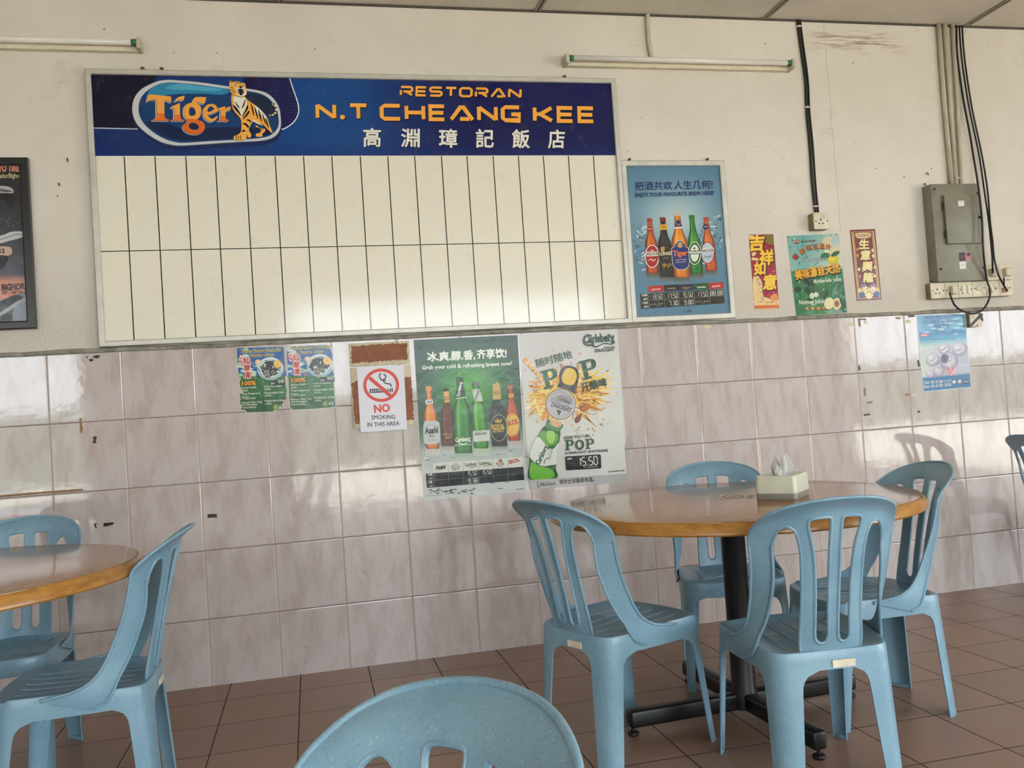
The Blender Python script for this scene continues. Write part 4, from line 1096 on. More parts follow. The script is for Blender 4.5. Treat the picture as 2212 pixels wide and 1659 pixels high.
A.spoly([(-300, 800), (0, 800), (70, 804), (96, 820), (90, 868), (0, 880), (-300, 880)], '#c8b3a6', 3); A.text('TARGA 12', (-190, 862), (38, 852), 34, '#30303a', .05); A.spoly([(-200, 880), (52, 876), (48, 945), (10, 985), (-120, 985)], '#27282d', 3)
A.text('BIGHORN', (16, 1160), (238, 1148), 52, '#3a2330', .05); A.text('28" - 35" Sizes', (18, 1190), (222, 1184), 24, '#5a3a3a', .03)
A.spoly([(-300, 1290), (0, 1240), (120, 1195), (212, 1200), (216, 1412), (-470, 1425)], '#8f959c', 3)
A.spoly([(-260, 1420), (-190, 1310), (0, 1250), (100, 1202), (180, 1206), (205, 1260), (150, 1330), (90, 1418)], '#2c2e33', 4)
for k in range(13):
    for j in range(4):
        x, y = -150 + k * 24 + j * 34, 1400 - k * 15 + j * 6 - j * 22 + 30
        if 1215 < y < 1415: A.poly([(x, y), (x + 20, y - 12), (x + 30, y + 4), (x + 12, y + 16)], '#a9adb0')
A.spoly([(120, 1300), (214, 1250), (216, 1412), (110, 1412)], '#8790a0', 3)
A.build('picture', M['gloss'], tp)
clip_x(tp, X1 - .033, X0 + .033, Z0 + .033, Z1 - .033)
at_wall(tp, (X0 + X1) / 2, Z0)

# ------------------------------------------------------------------ red banners and the juice poster
P4 = Frame(1600, 430, 320 / 1966, 0.0015)
def paper(name, label, cat, quad_or_pts, fr, col, mat, off1=0.0012, torn=0, seed=1, off0=0.0003, group=None):
    r = thing(name, label, cat, group=group)
    pts = [fr(p) for p in quad_or_pts]
    if torn: pts = rag(pts, torn, 0.008, seed)
    sheet('sheet', pts, off0, off1, col, mat, r)
    return r, min(p[0] for p in pts), max(p[0] for p in pts), min(p[1] for p in pts)
r, a, b, c = paper('paper_banner', 'magenta red paper banner with four slanting yellow characters', 'banner', [(108, 472), (432, 466), (512, 1448), (188, 1462)], P4, '#a32340', M['gloss'])
A = Art(P4, 0.0013)
A.grid([(108, 472), (432, 466), (512, 1448), (188, 1462)], 4, 12, lambda u, v: lerp3((158, 28, 52), (176, 44, 92), min(1, v * 1.3)) if v < .86 else (214, 120, 70))
rn = random.Random(4)
A.spoly([(295, 490), (360, 476), (425, 480), (440, 560), (430, 610), (360, 590), (310, 540)], '#8d7c3c', 4)
for k in range(46):
    x, y = rn.uniform(130, 470), rn.uniform(500, 1300); x = min(max(x, 120 + (y - 470) * .085), 425 + (y - 470) * .085); A.ell((x, y), rn.uniform(3, 9), rn.uniform(3, 8), rn.choice(('#d9727a', '#e0a04a', '#f0d9b0')), 10)
for p in ([(110, 480), (180, 490), (170, 520), (120, 540)], [(125, 560), (175, 620), (205, 720), (160, 760), (140, 700)], [(150, 775), (235, 790), (230, 815), (160, 810)], [(165, 1040), (240, 1030), (290, 1140), (300, 1280), (420, 1330), (500, 1340), (508, 1440), (188, 1455)]): A.spoly(p, '#ecd2a0', 3)
for k in range(90):
    x, y = rn.uniform(180, 500), rn.uniform(1050, 1400)
    if x > 290 and y < 1260: continue
    l = rn.uniform(6, 22); an = rn.uniform(0, PI); A.line([(x - l * math.cos(an), y - l * math.sin(an)), (x + 5, y - 6), (x + l * math.cos(an), y + l * math.sin(an))], rn.uniform(4, 8), rn.choice(('#54739a', '#e08a5a', '#f2e6c4', '#8fa9b8', '#c9623f', '#33506e')), None, 3)
A.spoly([(390, 1290), (470, 1255), (490, 1330), (440, 1350)], '#e8a05a', 3); A.poly([(186, 1412), (510, 1402), (513, 1446), (188, 1460)], '#e08a3c'); A.line([(188, 1438)] + [(188 + 18 * k, 1438 - (k % 2) * 12 - k * .6) for k in range(1, 18)], 5, '#b4522c')
for ch, x, y, s_ in (('吉', 128, 692, 205), ('祥', 255, 880, 195), ('如', 178, 1012, 170), ('意', 300, 1208, 195)):
    for d, cc, bo in ((9, '#5a1220', .075), (0, '#e9b53a', .045)): A.text(ch, (x + d * .6 - (bo > .05) * 6, y + d), (x + s_ * .92 + d * .6 + (bo > .05) * 6, y - 8 + d), s_ * 1.02, cc, bo, .10, True)
    A.text(ch, (x, y - 2), (x + s_ * .92, y - 10), s_ * 1.02, '#f3d257', .02, .10, True)
A.build('printed_design', M['gloss'], r); clip_quad(r, [P4(p) for p in [(108, 472), (432, 466), (512, 1448), (188, 1462)]]); at_wall(r, (a + b) / 2, c)

r, a, b, c = paper('juice_poster', 'green fruit juice poster under the wall socket, between two red banners', 'poster', [(612, 490), (1300, 458), (1412, 1505), (740, 1555)], P4, '#7fb09a', M['film'], 0.0016)
A = Art(P4, 0.0017)
def jc(u, v):
    if v < .42: return lerp3((118, 176, 178), (200, 214, 196), min(1, abs(u - .25) * 1.2 + v * .6))
    if v < .55: return (52, 140, 96)
    return lerp3((86, 152, 100), (40, 120, 92), min(1, abs(u - .4) * 1.6))
A.grid([(612, 490), (1300, 458), (1412, 1505), (740, 1555)], 10, 24, jc)
for k in range(130):
    u, v = rn.random(), rn.random(); x, y = 620 + 670 * u + 115 * v, 490 + 1010 * v - 34 * u; l = rn.uniform(14, 60); an = rn.uniform(.9, 1.9)
    A.spoly([(max(640 + 100 * v, x - l * math.cos(an)), y - l * math.sin(an) * .6), (x + 8, y), (min(1280 + 110 * v, x + l * math.cos(an)), y + l * math.sin(an) * .6), (x - 8, y)], rn.choice(('#a5cfd4', '#5f9fa6', '#cfe0c8', '#3f8f70', '#8fbf7a', '#2f7a58')) if v < .45 else rn.choice(('#2f8a5a', '#5aa06a', '#9cc48a', '#1f6a4c', '#bcd8b4')), 2)
A.spoly([(1080, 560), (1170, 500), (1300, 560), (1320, 700), (1250, 790), (1120, 700)], '#d9cfb4', 4); A.spoly([(1200, 540), (1290, 500), (1300, 600), (1240, 640)], '#b9cdd0', 4)
A.ell((1222, 806), 82, 52, '#d9c62a', 30, -.1); A.ell((1210, 795), 50, 26, '#ead84a', 24, -.1); A.spoly([(1195, 750), (1240, 700), (1310, 692), (1290, 740), (1230, 765)], '#1f6b4a', 4); A.spoly([(1060, 770), (1100, 715), (1180, 730), (1150, 800), (1080, 810)], '#2f7d4e', 4); A.ell((1140, 690), 34, 22, '#dfe6c8', 20)
for k in range(26): A.ell((rn.gauss(960, 110), rn.gauss(1180, 55)), rn.uniform(30, 46), rn.uniform(34, 52), rn.choice(('#2f5f48', '#3f7350', '#254f40', '#55845a')), 20)
A.ell((765, 1200), 44, 36, '#1f4a3a', 20); A.ell((945, 1285), 34, 40, '#cfdcc2', 20); A.ell((1000, 1270), 30, 32, '#dfe6d2', 20)
A.ell((1170, 1385), 66, 78, '#e6e0b8', 30, .2); A.ell((1275, 1390), 60, 78, '#dccb98', 30, .1); A.ell((1272, 1390), 34, 44, '#a86a4a', 24); A.ell((1270, 1385), 18, 24, '#6e3a3a', 20); A.spoly([(1310, 1320), (1370, 1340), (1380, 1420), (1330, 1400)], '#2d6b48', 4)
for x in (692, 740): A.quad([(x, 550), (x + 40, 547), (x + 42, 590), (x + 2, 592)], '#a33a3a')
A.text('原', (696, 584), (730, 582), 30, '#e8d8c8', .01, 0, True); A.text('味', (744, 582), (778, 580), 30, '#e8d8c8', .01, 0, True); A.text('食品贸易', (795, 582), (990, 568), 28, '#7a4038', .02, 0, True)
for i, (ch, x, y, ro) in enumerate((('新', 728, 812, -.75), ('鲜', 806, 742, -.6), ('纯', 886, 692, -.4), ('正', 966, 672, -.2), ('果', 1044, 666, -.05), ('汁', 1124, 672, .0))):
    e = (x + 66 * math.cos(ro), y + 66 * math.sin(ro)); A.text(ch, (x + 4, y + 4), (e[0] + 4, e[1] + 4), 74, '#4a2f22', .05, 0, True); A.text(ch, (x, y), e, 74, '#c07a3a' if i else '#b9403a', .03, 0, True)
A.text('Lemon Juice', (836, 828), (1150, 806), 46, '#3d5f86', .05); A.text('Lemon Juice', (836, 828), (1150, 806), 46, '#dfe9ea', .008)
A.text('美味源自天然', (738, 1090), (1326, 985), 132, '#2c2a1c', .07, 0, True); A.text('美味源自天然', (730, 1078), (1318, 973), 130, '#e3b22e', .04, 0, True)
A.text('Ambarella Juice', (962, 1118), (1330, 1086), 52, '#e4ecdc', .02, .1); A.text('Nutmeg Juice', (770, 1400), (1096, 1380), 60, '#e4ecdc', .02, .1)
for k in range(4): A.quad([(850 + 76 * k, 1438), (896 + 76 * k, 1435), (898 + 76 * k, 1470), (852 + 76 * k, 1473)], '#c8543c'); A.text('豆蔻果汁'[k], (854 + 76 * k, 1470), (894 + 76 * k, 1467), 34, '#e6b04a', .02, 0, True)
for k in range(14): A.poly([(1180, 1530), (1090 + k * 22, 1455 + abs(k - 6) * 6), (1100 + k * 22, 1455 + abs(k - 6) * 6)], '#bfe0cc')
A.build('printed_design', M['film'], r); clip_quad(r, [P4(p) for p in [(612, 490), (1300, 458), (1412, 1505), (740, 1555)]]); at_wall(r, (a + b) / 2, c)

r, a, b, c = paper('paper_banner', 'dark red paper banner with gold border and four pale gold characters', 'banner', [(1450, 410), (1784, 397), (1872, 1335), (1542, 1352)], P4, '#7d1c16', M['gloss'])
A = Art(P4, 0.0013)
q = lambda u, v: (1450 + 334 * u + (92 - 4 * u) * v, 410 - 13 * u + (942 - 4 * u) * v)
A.line([q(.08, .03), q(.92, .03), q(.92, .97), q(.08, .97), q(.08, .03)], 13, '#d9b878'); A.line([q(.13, .045), q(.87, .045), q(.87, .955), q(.13, .955), q(.13, .045)], 5, '#e6cf9a'); A.line([q(.105, .036), q(.895, .036), q(.895, .964), q(.105, .964), q(.105, .036)], 4, '#8f4a28')
for k in range(110):
    u, v = rn.uniform(.18, .82), rn.uniform(.12, .78); A.ell(q(u, v), rn.uniform(3, 8), rn.uniform(3, 7), rn.choice(('#a8402c', '#d9a060', '#c86a48')), 8)
for u, v in ((.2, .28), (.2, .36), (.2, .56), (.85, .46), (.82, .3), (.82, .38), (.2, .66), (.84, .54), (.8, .66)): A.spoly([q(u - .05, v), q(u, v - .025), q(u + .05, v - .005), q(u + .02, v + .028)], rn.choice(('#ead9a8', '#d98a5a', '#f0e2b8')), 3)
A.spoly([q(.2, .06), q(.5, .045), q(.8, .06), q(.75, .115), q(.5, .125), q(.25, .115)], '#e2cfa0', 4)
for u in (.3, .42, .5, .58, .7): A.ring(q(u, .085), 16, 18, 6, '#6a3a30', 14)
for u, v, c_ in ((.32, .80, '#8f7fa0'), (.7, .80, '#8f7fa0'), (.2, .86, '#e0c890'), (.82, .86, '#e0c890'), (.5, .86, '#ecd9a0'), (.4, .9, '#e8d090'), (.62, .9, '#e8d090'), (.22, .92, '#3f6fa8'), (.8, .92, '#3f6fa8'), (.5, .94, '#efe0b0'), (.36, .85, '#e9d6b0'), (.66, .85, '#e9d6b0')): A.ell(q(u, v), 42, 40, c_, 20)
for k in range(40): A.ell(q(rn.uniform(.16, .86), rn.uniform(.8, .95)), rn.uniform(4, 9), rn.uniform(4, 9), rn.choice(('#7d1c16', '#2f5a8f', '#f4ead0', '#8a4a30')), 8)
for ch, x, y in (('生', 1568, 668), ('意', 1588, 812), ('興', 1612, 962), ('隆', 1630, 1108)):
    A.text(ch, (x + 4, y + 5), (x + 136, y + 1), 128, '#4a0f0c', .07, .08, True); A.text(ch, (x, y), (x + 132, y - 4), 128, '#ecdfa4', .045, .08, True)
A.build('printed_design', M['gloss'], r); at_wall(r, (a + b) / 2, c)
# ------------------------------------------------------------------ two grass-jelly flyers (crop 500,730; second crop 480,700)
P5 = Frame(500, 730, 240 / 2212, 0.0015)
FL1 = [(92, 190), (1055, 165), (1075, 620), (1112, 1080), (1095, 1170), (1040, 1300), (1010, 1345), (900, 1410), (830, 1475), (560, 1485), (310, 1495), (250, 1440), (180, 1440), (195, 1370), (155, 1290), (178, 1210), (150, 1120), (235, 1105), (170, 1000), (150, 880), (180, 800), (130, 700), (118, 560), (100, 380)]
FL2 = [(1140, 160), (1905, 130), (1960, 190), (2015, 300), (2030, 700), (2060, 1100), (2085, 1380), (1950, 1395), (1590, 1425), (1220, 1442), (1160, 1390), (1140, 1200), (1120, 800), (1100, 420), (1090, 290)]
def flyer(label, pts, dx, dy, seed):
    r, a, b, c = paper('flyer', label, 'flyer', pts, P5, '#d9dcc8', M['gloss'], 0.0012, 0.0010, seed, group='grass jelly flyers')
    A = Art(P5, 0.0013)
    sh = lambda p: (p[0] + dx, p[1] + dy)
    ins = [(p[0] + (640 + dx * .93 - p[0]) * .022, p[1] + (815 + dy - p[1]) * .016) for p in pts]
    def part(y0, y1, col):
        q = []
        for (x, y) in ins: q.append((x, min(max(y, y0), y1)))
        A.poly(q, col)
    part(100, 760, '#2a6fae'); part(755, 1500, '#2d7a3c'); part(1180, 1500, '#1f6a34')
    r2 = random.Random(seed)
    for k in range(26):
        x, y = r2.choice((r2.uniform(150, 420), r2.uniform(150, 1000))), r2.uniform(560, 740) if k > 8 else r2.uniform(200, 520)
        if k <= 8: x = r2.uniform(150, 330)
        A.spoly([sh((x - r2.uniform(40, 90), y)), sh((x, y - 30)), sh((x + r2.uniform(40, 90), y)), sh((x, y + 34))], r2.choice(('#d8e4e6', '#bcd4e0', '#a9c7a0', '#cfe0cc')), 3)
    for k in range(46):
        x, y = r2.uniform(200, 1050), r2.uniform(700, 900); A.ell(sh((x, y)), r2.uniform(10, 26), r2.uniform(8, 18), r2.choice(('#3f8f48', '#24683a', '#6aa860', '#1d5a30')), 10)
    A.text('Thailand Import Berkualiti', sh((190, 300)), sh((985, 262)), 66, '#e6d9a0', .07, .25); A.text('Thailand Import Berkualiti', sh((190, 300)), sh((985, 262)), 62, '#57461f', .02, .25)
    A.text('Minuman Cincau', sh((356, 380)), sh((840, 358)), 62, '#e6d9a0', .07, .25); A.text('Minuman Cincau', sh((356, 380)), sh((840, 358)), 58, '#57461f', .02, .25)
    A.ell(sh((775, 610)), 262, 225, '#dfe9e8', 40); A.ell(sh((775, 625)), 240, 205, '#8fb2c4', 40); A.ell(sh((775, 610)), 222, 190, '#cfdcdc', 40)
    for k in range(120):
        a_, rr = r2.uniform(0, 2 * PI), math.sqrt(r2.random()); x, y = 770 + 185 * rr * math.cos(a_), 610 + 150 * rr * math.sin(a_)
        l = r2.uniform(16, 34); A.quad([sh((x - l, y - l * .4)), sh((x + l * .3, y - l)), sh((x + l, y + l * .4)), sh((x - l * .3, y + l))], r2.choice(('#241c1a', '#3a2b26', '#171212', '#4d3c34', '#2e2420')))
    for x, y in ((710, 478), (820, 475)): A.quad([sh((x - 38, y - 30)), sh((x + 30, y - 36)), sh((x + 40, y + 30)), sh((x - 24, y + 40))], '#1d1716')
    for x, y, s_ in ((705, 690, 58), (830, 690, 46), (720, 770, 62)): A.quad([sh((x - s_, y - s_ * .6)), sh((x + s_ * .8, y - s_ * .7)), sh((x + s_, y + s_ * .5)), sh((x - s_ * .8, y + s_ * .6))], '#a9a6a2'); A.quad([sh((x - s_ * .7, y - s_ * .3)), sh((x + s_ * .6, y - s_ * .4)), sh((x + s_ * .7, y + s_ * .2)), sh((x - s_ * .6, y + s_ * .3))], '#6d6763')
    A.ell(sh((918, 520)), 80, 82, '#e3b23c', 28); A.ell(sh((918, 520)), 66, 68, '#efcf70', 28)
    for k in range(8): A.line([sh((918, 520)), sh((918 + 62 * math.cos(k * PI / 4), 520 + 64 * math.sin(k * PI / 4)))], 5, '#dba83a')
    A.ell(sh((533, 485)), 62, 54, '#efe4c8', 24, .3); A.ell(sh((533, 485)), 46, 38, '#d98a6a', 24, .3); A.ell(sh((533, 485)), 36, 28, '#efdcc0', 20, .3)
    A.line([sh((395, 480)), sh((480, 570)), sh((570, 665))], 44, '#8ea9c2', lambda t: 1 - .3 * t); A.line([sh((395, 480)), sh((570, 665))], 14, '#5f7d9c')
    A.ring(sh((775, 640)), 235, 185, 8, '#c9dde2', 40)
    A.ell(sh((190, 440)), 42, 105, '#d05a4e', 24); A.ell(sh((190, 440)), 34, 95, '#efdcd4', 24); A.text('冰', sh((166, 440)), sh((214, 438)), 60, '#b93a34', .02, 0, True); A.text('镇', sh((166, 505)), sh((214, 503)), 60, '#b93a34', .02, 0, True)
    for ch, y in (('仙', 518), ('草', 672), ('凍', 806)):
        x = 238 + (y - 518) * .06
        A.text(ch, sh((x - 4, y + 4)), sh((x + 134, y)), 142, '#f3e6e0', .085, 0, True); A.text(ch, sh((x, y)), sh((x + 128, y - 4)), 134, '#c22f2b', .035, 0, True)
    A.line([sh((400, 800)), sh((450, 745)), sh((490, 770)), sh((455, 795)), sh((520, 805))], 9, '#d9a99c', None, 4)
    A.text('100%', sh((216, 952)), sh((492, 936)), 88, '#7a2c14', .08); A.text('100%', sh((216, 948)), sh((488, 932)), 84, '#eeb13c', .03)
    A.quad([sh((782, 852)), sh((1062, 838)), sh((1066, 930)), sh((786, 944))], '#17211c'); A.text('RM', sh((792, 924)), sh((858, 920)), 34, '#d9dcd2', .03); A.seg('88', sh((926, 892)), sh((1050, 886)), 50, '#dfe1da'); A.seg('8', sh((868, 898)), sh((924, 894)), 50, '#3a463f')
    for t, x, y, wd in (('Jaminan Kualiti', 196, 1010, 300), ('品质保证', 204, 1072, 128), ('Tanpa Pengawet &', 200, 1132, 372), ('Pewarna', 208, 1190, 140), ('不含色素与防腐剂', 206, 1232, 280), ('Makanan Sihat Yang', 196, 1304, 412), ('Asli Semulajadi', 200, 1350, 310), ('天然纯正健康食品', 204, 1410, 290), ('Untuk Kecantikan', 648, 985, 346), ('美容养颜', 654, 1046, 132), ('Mengurangkan Suhu', 654, 1112, 392), ('清热解毒', 660, 1172, 136), ('Menghilangkan Dahaga', 662, 1270, 400), ('生津解渴', 670, 1332, 132)):
        cj = ord(t[0]) > 1000
        A.text(t, sh((x, y)), sh((x + wd, y - wd * .045)), 36 if not cj else 40, '#e9efe2', .012 if not cj else 0, 0, cj)
    A.ell(sh((888, 1374)), 56, 52, '#c9d84a', 26); A.ell(sh((888, 1374)), 46, 42, '#236b36', 26); A.ell(sh((888, 1374)), 24, 24, '#dfe8d2', 20); A.ell(sh((898, 1374)), 12, 14, '#236b36', 14)
    A.quad([sh((962, 1345)), sh((1040, 1338)), sh((1042, 1388)), sh((964, 1392))], '#e2e4da'); A.ell(sh((1000, 1362)), 30, 14, '#26241f', 14)
    A.build('printed_design', M['gloss'], r)
    at_wall(r, (a + b) / 2, c)
flyer('left grass jelly flyer below the signboard, ragged along its left edge', FL1, 0, 0, 3)
flyer('right grass jelly flyer below the signboard, its top right corner clipped', FL2, 985, -62, 8)

# ------------------------------------------------------------------ two old hardboards and the no-smoking paper (crop 480,700)
P6 = Frame(480, 700, 440 / 2212, 0.008)
def hardboard(label, x0, x1, z0, z1, off, patch, seed):
    r = thing('hardboard', label, 'board')
    box('board', x0, x1, -off, -0.001, z0, z1, M['cardedge'], r, 0.0015)
    sheet('bare_patch', rag(patch, .0035, .007, seed), off + .0001, off + .0006, '#8a5a43', M['card'], r)['label'] = 'brown bare hardboard where the paper is torn off'
    at_wall(r, (x0 + x1) / 2, z0)
f6 = P6
hardboard('small horizontal hardboard with torn paper just below the signboard', 1.279, 1.556, 1.366, 1.474, 0.008, [f6(p) for p in [(1402, 238), (2010, 205), (2012, 382), (1402, 428)]], 5)
hardboard('taller hardboard with torn paper behind the no smoking sheet', 1.279, 1.556, 1.083, 1.361, 0.010, [Frame(480, 700, 440 / 2212, .01)(p) for p in [(1405, 640), (1500, 600), (2055, 575), (2080, 1040), (1440, 1085)]], 6)
P7 = Frame(480, 700, 440 / 2212, 0.0125)
r, a, b, c = paper('notice_sheet', 'white no smoking sheet with a red ring, stuck on the hardboard', 'notice', [(1462, 475), (1960, 448), (1972, 452), (2008, 1140), (1610, 1172), (1503, 1172)], P7, '#e6e6ef', M['matt'], 0.0125, off0=0.0108)
A = Art(P7, 0.0127)
A.ring((1726, 664), 178, 165, 34, '#d9554c', 48)
for k in range(11): 
    x = 1600 + k * 24
    A.quad([(x, 712 - k * .9), (x + 13, 711 - k * .9), (x + 13, 747 - k * .9), (x, 748 - k * .9)], '#23262c')
A.quad([(1600, 706), (1700, 702), (1700, 712), (1600, 716)], '#23262c'); A.quad([(1600, 738), (1780, 730), (1780, 742), (1600, 749)], '#23262c')
A.line([(1826, 696), (1828, 735)], 8, '#23262c'); A.line([(1842, 695), (1844, 734)], 8, '#23262c')
A.line([(1725, 535), (1708, 560), (1722, 598), (1750, 612), (1778, 610)], 13, '#23262c', None, 4); A.line([(1752, 544), (1776, 562), (1768, 592), (1752, 604), (1760, 634), (1795, 648), (1826, 652), (1836, 682)], 13, '#23262c', None, 4)
A.line([(1596, 580), (1852, 800)], 40, '#d9554c')
A.text('NO', (1655, 962), (1822, 948), 86, '#d9605a', .04)
A.text('SMOKING', (1622, 1036), (1878, 1028), 46, '#4a4d55', .015); A.text('IN THIS AREA', (1578, 1116), (1925, 1098), 46, '#4a4d55', .015)
A.build('printed_design', M['matt'], r); at_wall(r, (a + b) / 2, c, .0108)

# ------------------------------------------------------------------ the two large beer posters (crop 870,700)
P8 = Frame(870, 700, 510 / 2115, 0.0015)
Q1 = [(97, 142), (1028, 97), (1045, 420), (1072, 760), (1108, 1490), (1095, 1502), (250, 1580), (210, 1582), (190, 1545), (140, 800)]
r, a, b, c = paper('beer_poster', 'green beer poster with six bottles in a row and a price table', 'poster', Q1, P8, '#c9cfcc', M['film'], 0.0012)
A = Art(P8, 0.0013)
def gc(u, v):
    if v > .70: return lerp3((176, 186, 184), (206, 212, 210), min(1, (v - .7) / .12))
    k = math.exp(-((u - .5) / .36) ** 2 - ((v - .30) / .20) ** 2)
    g_ = lerp3((22, 78, 58), (104, 178, 82), k)
    if v > .52: g_ = lerp3(g_, (176, 186, 184), (v - .52) / .18)
    return g_
A.grid([(97, 142), (1028, 97), (1108, 1500), (190, 1582)], 14, 40, gc)
rn = random.Random(21)
for k in range(60):
    u, v = rn.random(), rn.uniform(.68, .99) ; x, y = 115 + 905 * u + 85 * v, 142 - 45 * u + (1420 - 10 * u) * v; l = rn.uniform(10, 40)
    if v > .76 and v < .92: continue
    A.spoly([(max(190, x - l), y), (x, y - 5), (min(1085, x + l), y - 2), (x, y + 6)], rn.choice(('#9aa6a6', '#dfe4e2', '#b4bfbd', '#878f8e')), 2)
A.text('冰.爽.醇.香,', (222, 336), (648, 318), 84, '#eef1e8', .035, 0, True); A.text('齐享饮!', (668, 314), (930, 300), 84, '#eef1e8', .035, 0, True)
A.text('Grab your cold & refreshing brews now!', (176, 407), (976, 368), 36, '#eef1e8', .028)
# bottles: outer ones first
def sk(x, y): return (x, y)
for x, y, w_, c_ in ((268, 1112, 70, '#c9c2b0'), (408, 1092, 52, '#a89a94'), (548, 1152, 86, '#8fae98'), (706, 1112, 74, '#b4c79a'), (868, 1092, 74, '#8f9694'), (1000, 1046, 58, '#b9b1a6')):
    A.grid([(x - w_, y - 12), (x + w_, y - 18), (x + w_ + 4, y + 64), (x - w_ + 4, y + 70)], 1, 2, lambda u, v, c_=c_: lerp3(lin_c(c_), (200, 206, 204), v))
bottle(A, 405, 1094, 520, -15, '#6b2e1c', '#381510', '#93492a', '#45281c')
A.quad([(366, 606), (412, 602), (420, 700), (374, 706)], '#d9b06a'); A.text('SPECIAL', (372, 662), (418, 658), 16, '#7a4a24', .02); A.text('BREW', (376, 680), (416, 677), 16, '#7a4a24', .02)
A.quad([(350, 976), (452, 970), (454, 1030), (352, 1036)], '#4a2018'); A.text('SPECIAL', (366, 1000), (450, 994), 22, '#c9a27a', .02); A.text('BREW', (384, 1026), (440, 1022), 20, '#c9a27a', .02)
bottle(A, 1000, 1046, 500, -38, '#b8502a', '#6e2618', '#d98a54', '#b46a3c')
A.quad([(946, 625), (992, 620), (996, 656), (950, 662)], '#d9a24a'); A.spoly([(930, 850), (950, 810), (1000, 800), (1040, 850), (1044, 930), (1020, 990), (960, 1002), (936, 960)], '#dcb85a', 4); A.ring((988, 900), 52, 92, 5, '#b98a3c', 30)
A.text('SKOL', (934, 918), (1042, 886), 44, '#b8332c', .04)
bottle(A, 268, 1118, 560, -38, '#d9873c', '#7a3c18', '#f0b86a', '#d99a5a')
A.quad([(202, 682), (268, 674), (274, 712), (204, 720)], '#d9d9d4'); A.text('Asahi', (216, 708), (262, 702), 20, '#26262a', .03)
A.spoly([(190, 880), (250, 868), (310, 872), (330, 900), (334, 1020), (320, 1066), (260, 1078), (200, 1070), (186, 1020)], '#c4c8c8', 4); A.ring((256, 940), 58, 40, 3, '#8d9496'); A.text('Asahi', (200, 984), (318, 972), 54, '#1e2024', .05, .2); A.text('辛口', (238, 1018), (284, 1014), 26, '#1e2024', .03, 0, True); A.line([(226, 1042), (300, 1038)], 3, '#8a4a4a')
bottle(A, 868, 1096, 560, -35, '#1f211f', '#101110', '#34383a', '#c9b069', 1.12)
A.poly([(806, 570), (832, 522), (858, 522), (872, 560), (880, 672), (806, 678)], '#c9b069'); A.text('ROYAL', (820, 618), (868, 614), 14, '#5a4a24', .02); A.text('STOUT', (820, 636), (868, 632), 14, '#5a4a24', .02)
A.ring((862, 930), 74, 118, 4, '#c4c4b8', 40); A.spoly([(822, 850), (835, 865), (852, 845), (868, 864), (886, 845), (880, 880), (832, 882)], '#c9a54a', 3); A.text('ROYAL', (800, 940), (914, 932), 40, '#d9b85a', .035); A.text('STOUT', (812, 972), (908, 965), 34, '#d9b85a', .035)
bottle(A, 704, 1114, 600, -48, '#3f9a3c', '#1f5a2a', '#9ad26a', '#7a8c7a')
A.poly([(622, 592), (648, 580), (690, 584), (718, 690), (640, 694)], '#c9cfc8'); A.text('Carlsberg', (655, 690), (690, 596), 26, '#2d5a3f', .02); A.quad([(628, 958), (776, 948), (782, 1046), (634, 1056)], '#cdd4cd'); A.text('SMOOTH', (652, 976), (700, 973), 14, '#4a5a52', .02); A.text('DRAUGHT', (646, 998), (756, 988), 22, '#2f4a3c', .035)
A.line([(620, 520), (628, 560), (640, 566)], 6, '#3f4a44', None, 3)
bottle(A, 545, 1156, 680, -36, '#2f8a3f', '#14482a', '#8acb70', '#2a5c3c', 1.05)
A.poly([(470, 664), (484, 560), (500, 500), (520, 500), (548, 560), (566, 656)], '#24553a'); A.text('Carlsberg', (506, 652), (530, 522), 26, '#e4ece2', .035); A.line([(474, 668), (570, 656)], 7, '#dfe8da'); A.text('Carlsberg', (474, 1058), (606, 1044), 40, '#eef2ea', .03); A.line([(500, 1066), (540, 1076), (580, 1062)], 8, '#eef2ea', lambda t: 1 - .5 * t, 4); A.ring((510, 446), 9, 10, 3, '#dfe8da', 16); A.line([(466, 1086), (618, 1078)], 5, '#e4ece2')
A.build('bottle_picture', M['film'], r)
A = Art(P8, 0.0013); A.lay = Art.last + 2
A.poly([(270, 1248), (1072, 1190), (1078, 1278), (272, 1336)], '#dcdfd6')
A.poly([(206, 1342), (272, 1336), (1080, 1278), (1090, 1396), (215, 1468)], '#22252b')
for q0, q1 in (((404, 1240), (414, 1452)), ((538, 1230), (548, 1440)), ((676, 1220), (686, 1428)), ((806, 1210), (816, 1418)), ((938, 1200), (948, 1406)), ((272, 1336), (276, 1462)), ((208, 1404), (1085, 1338))): A.line([q0, q1], 3, '#8b9296')
A.text('Asahi', (294, 1302), (386, 1292), 34, '#1c1d20', .05, .2); A.line([(304, 1310), (380, 1304)], 3, '#4a4a4a'); A.text('SPECIAL', (430, 1290), (520, 1283), 22, '#3c4a44', .01); A.text('BREW', (444, 1312), (508, 1307), 22, '#3c4a44', .01); A.text('Carlsberg', (450, 1262), (496, 1258), 14, '#b4463c', .02)
A.text('Carlsberg', (556, 1276), (660, 1264), 30, '#2d4a3f', .03); A.line([(590, 1280), (620, 1284), (648, 1272)], 5, '#2d4a3f', None, 4); A.text('Carlsberg', (686, 1264), (772, 1252), 28, '#2a302e', .03); A.line([(716, 1268), (744, 1272), (772, 1262)], 4, '#2a302e', None, 4); A.text('顺滑', (778, 1270), (796, 1268), 24, '#2a302e', .02, 0, True)
A.spoly([(856, 1232), (864, 1214), (874, 1208), (884, 1212), (892, 1230)], '#9a6a2c', 2); A.text('ROYAL', (838, 1262), (908, 1256), 24, '#9a6a2c', .04); A.text('STOUT', (848, 1280), (900, 1276), 16, '#9a6a2c', .04); A.text('SKOL', (954, 1254), (1050, 1228), 32, '#b8332c', .045)
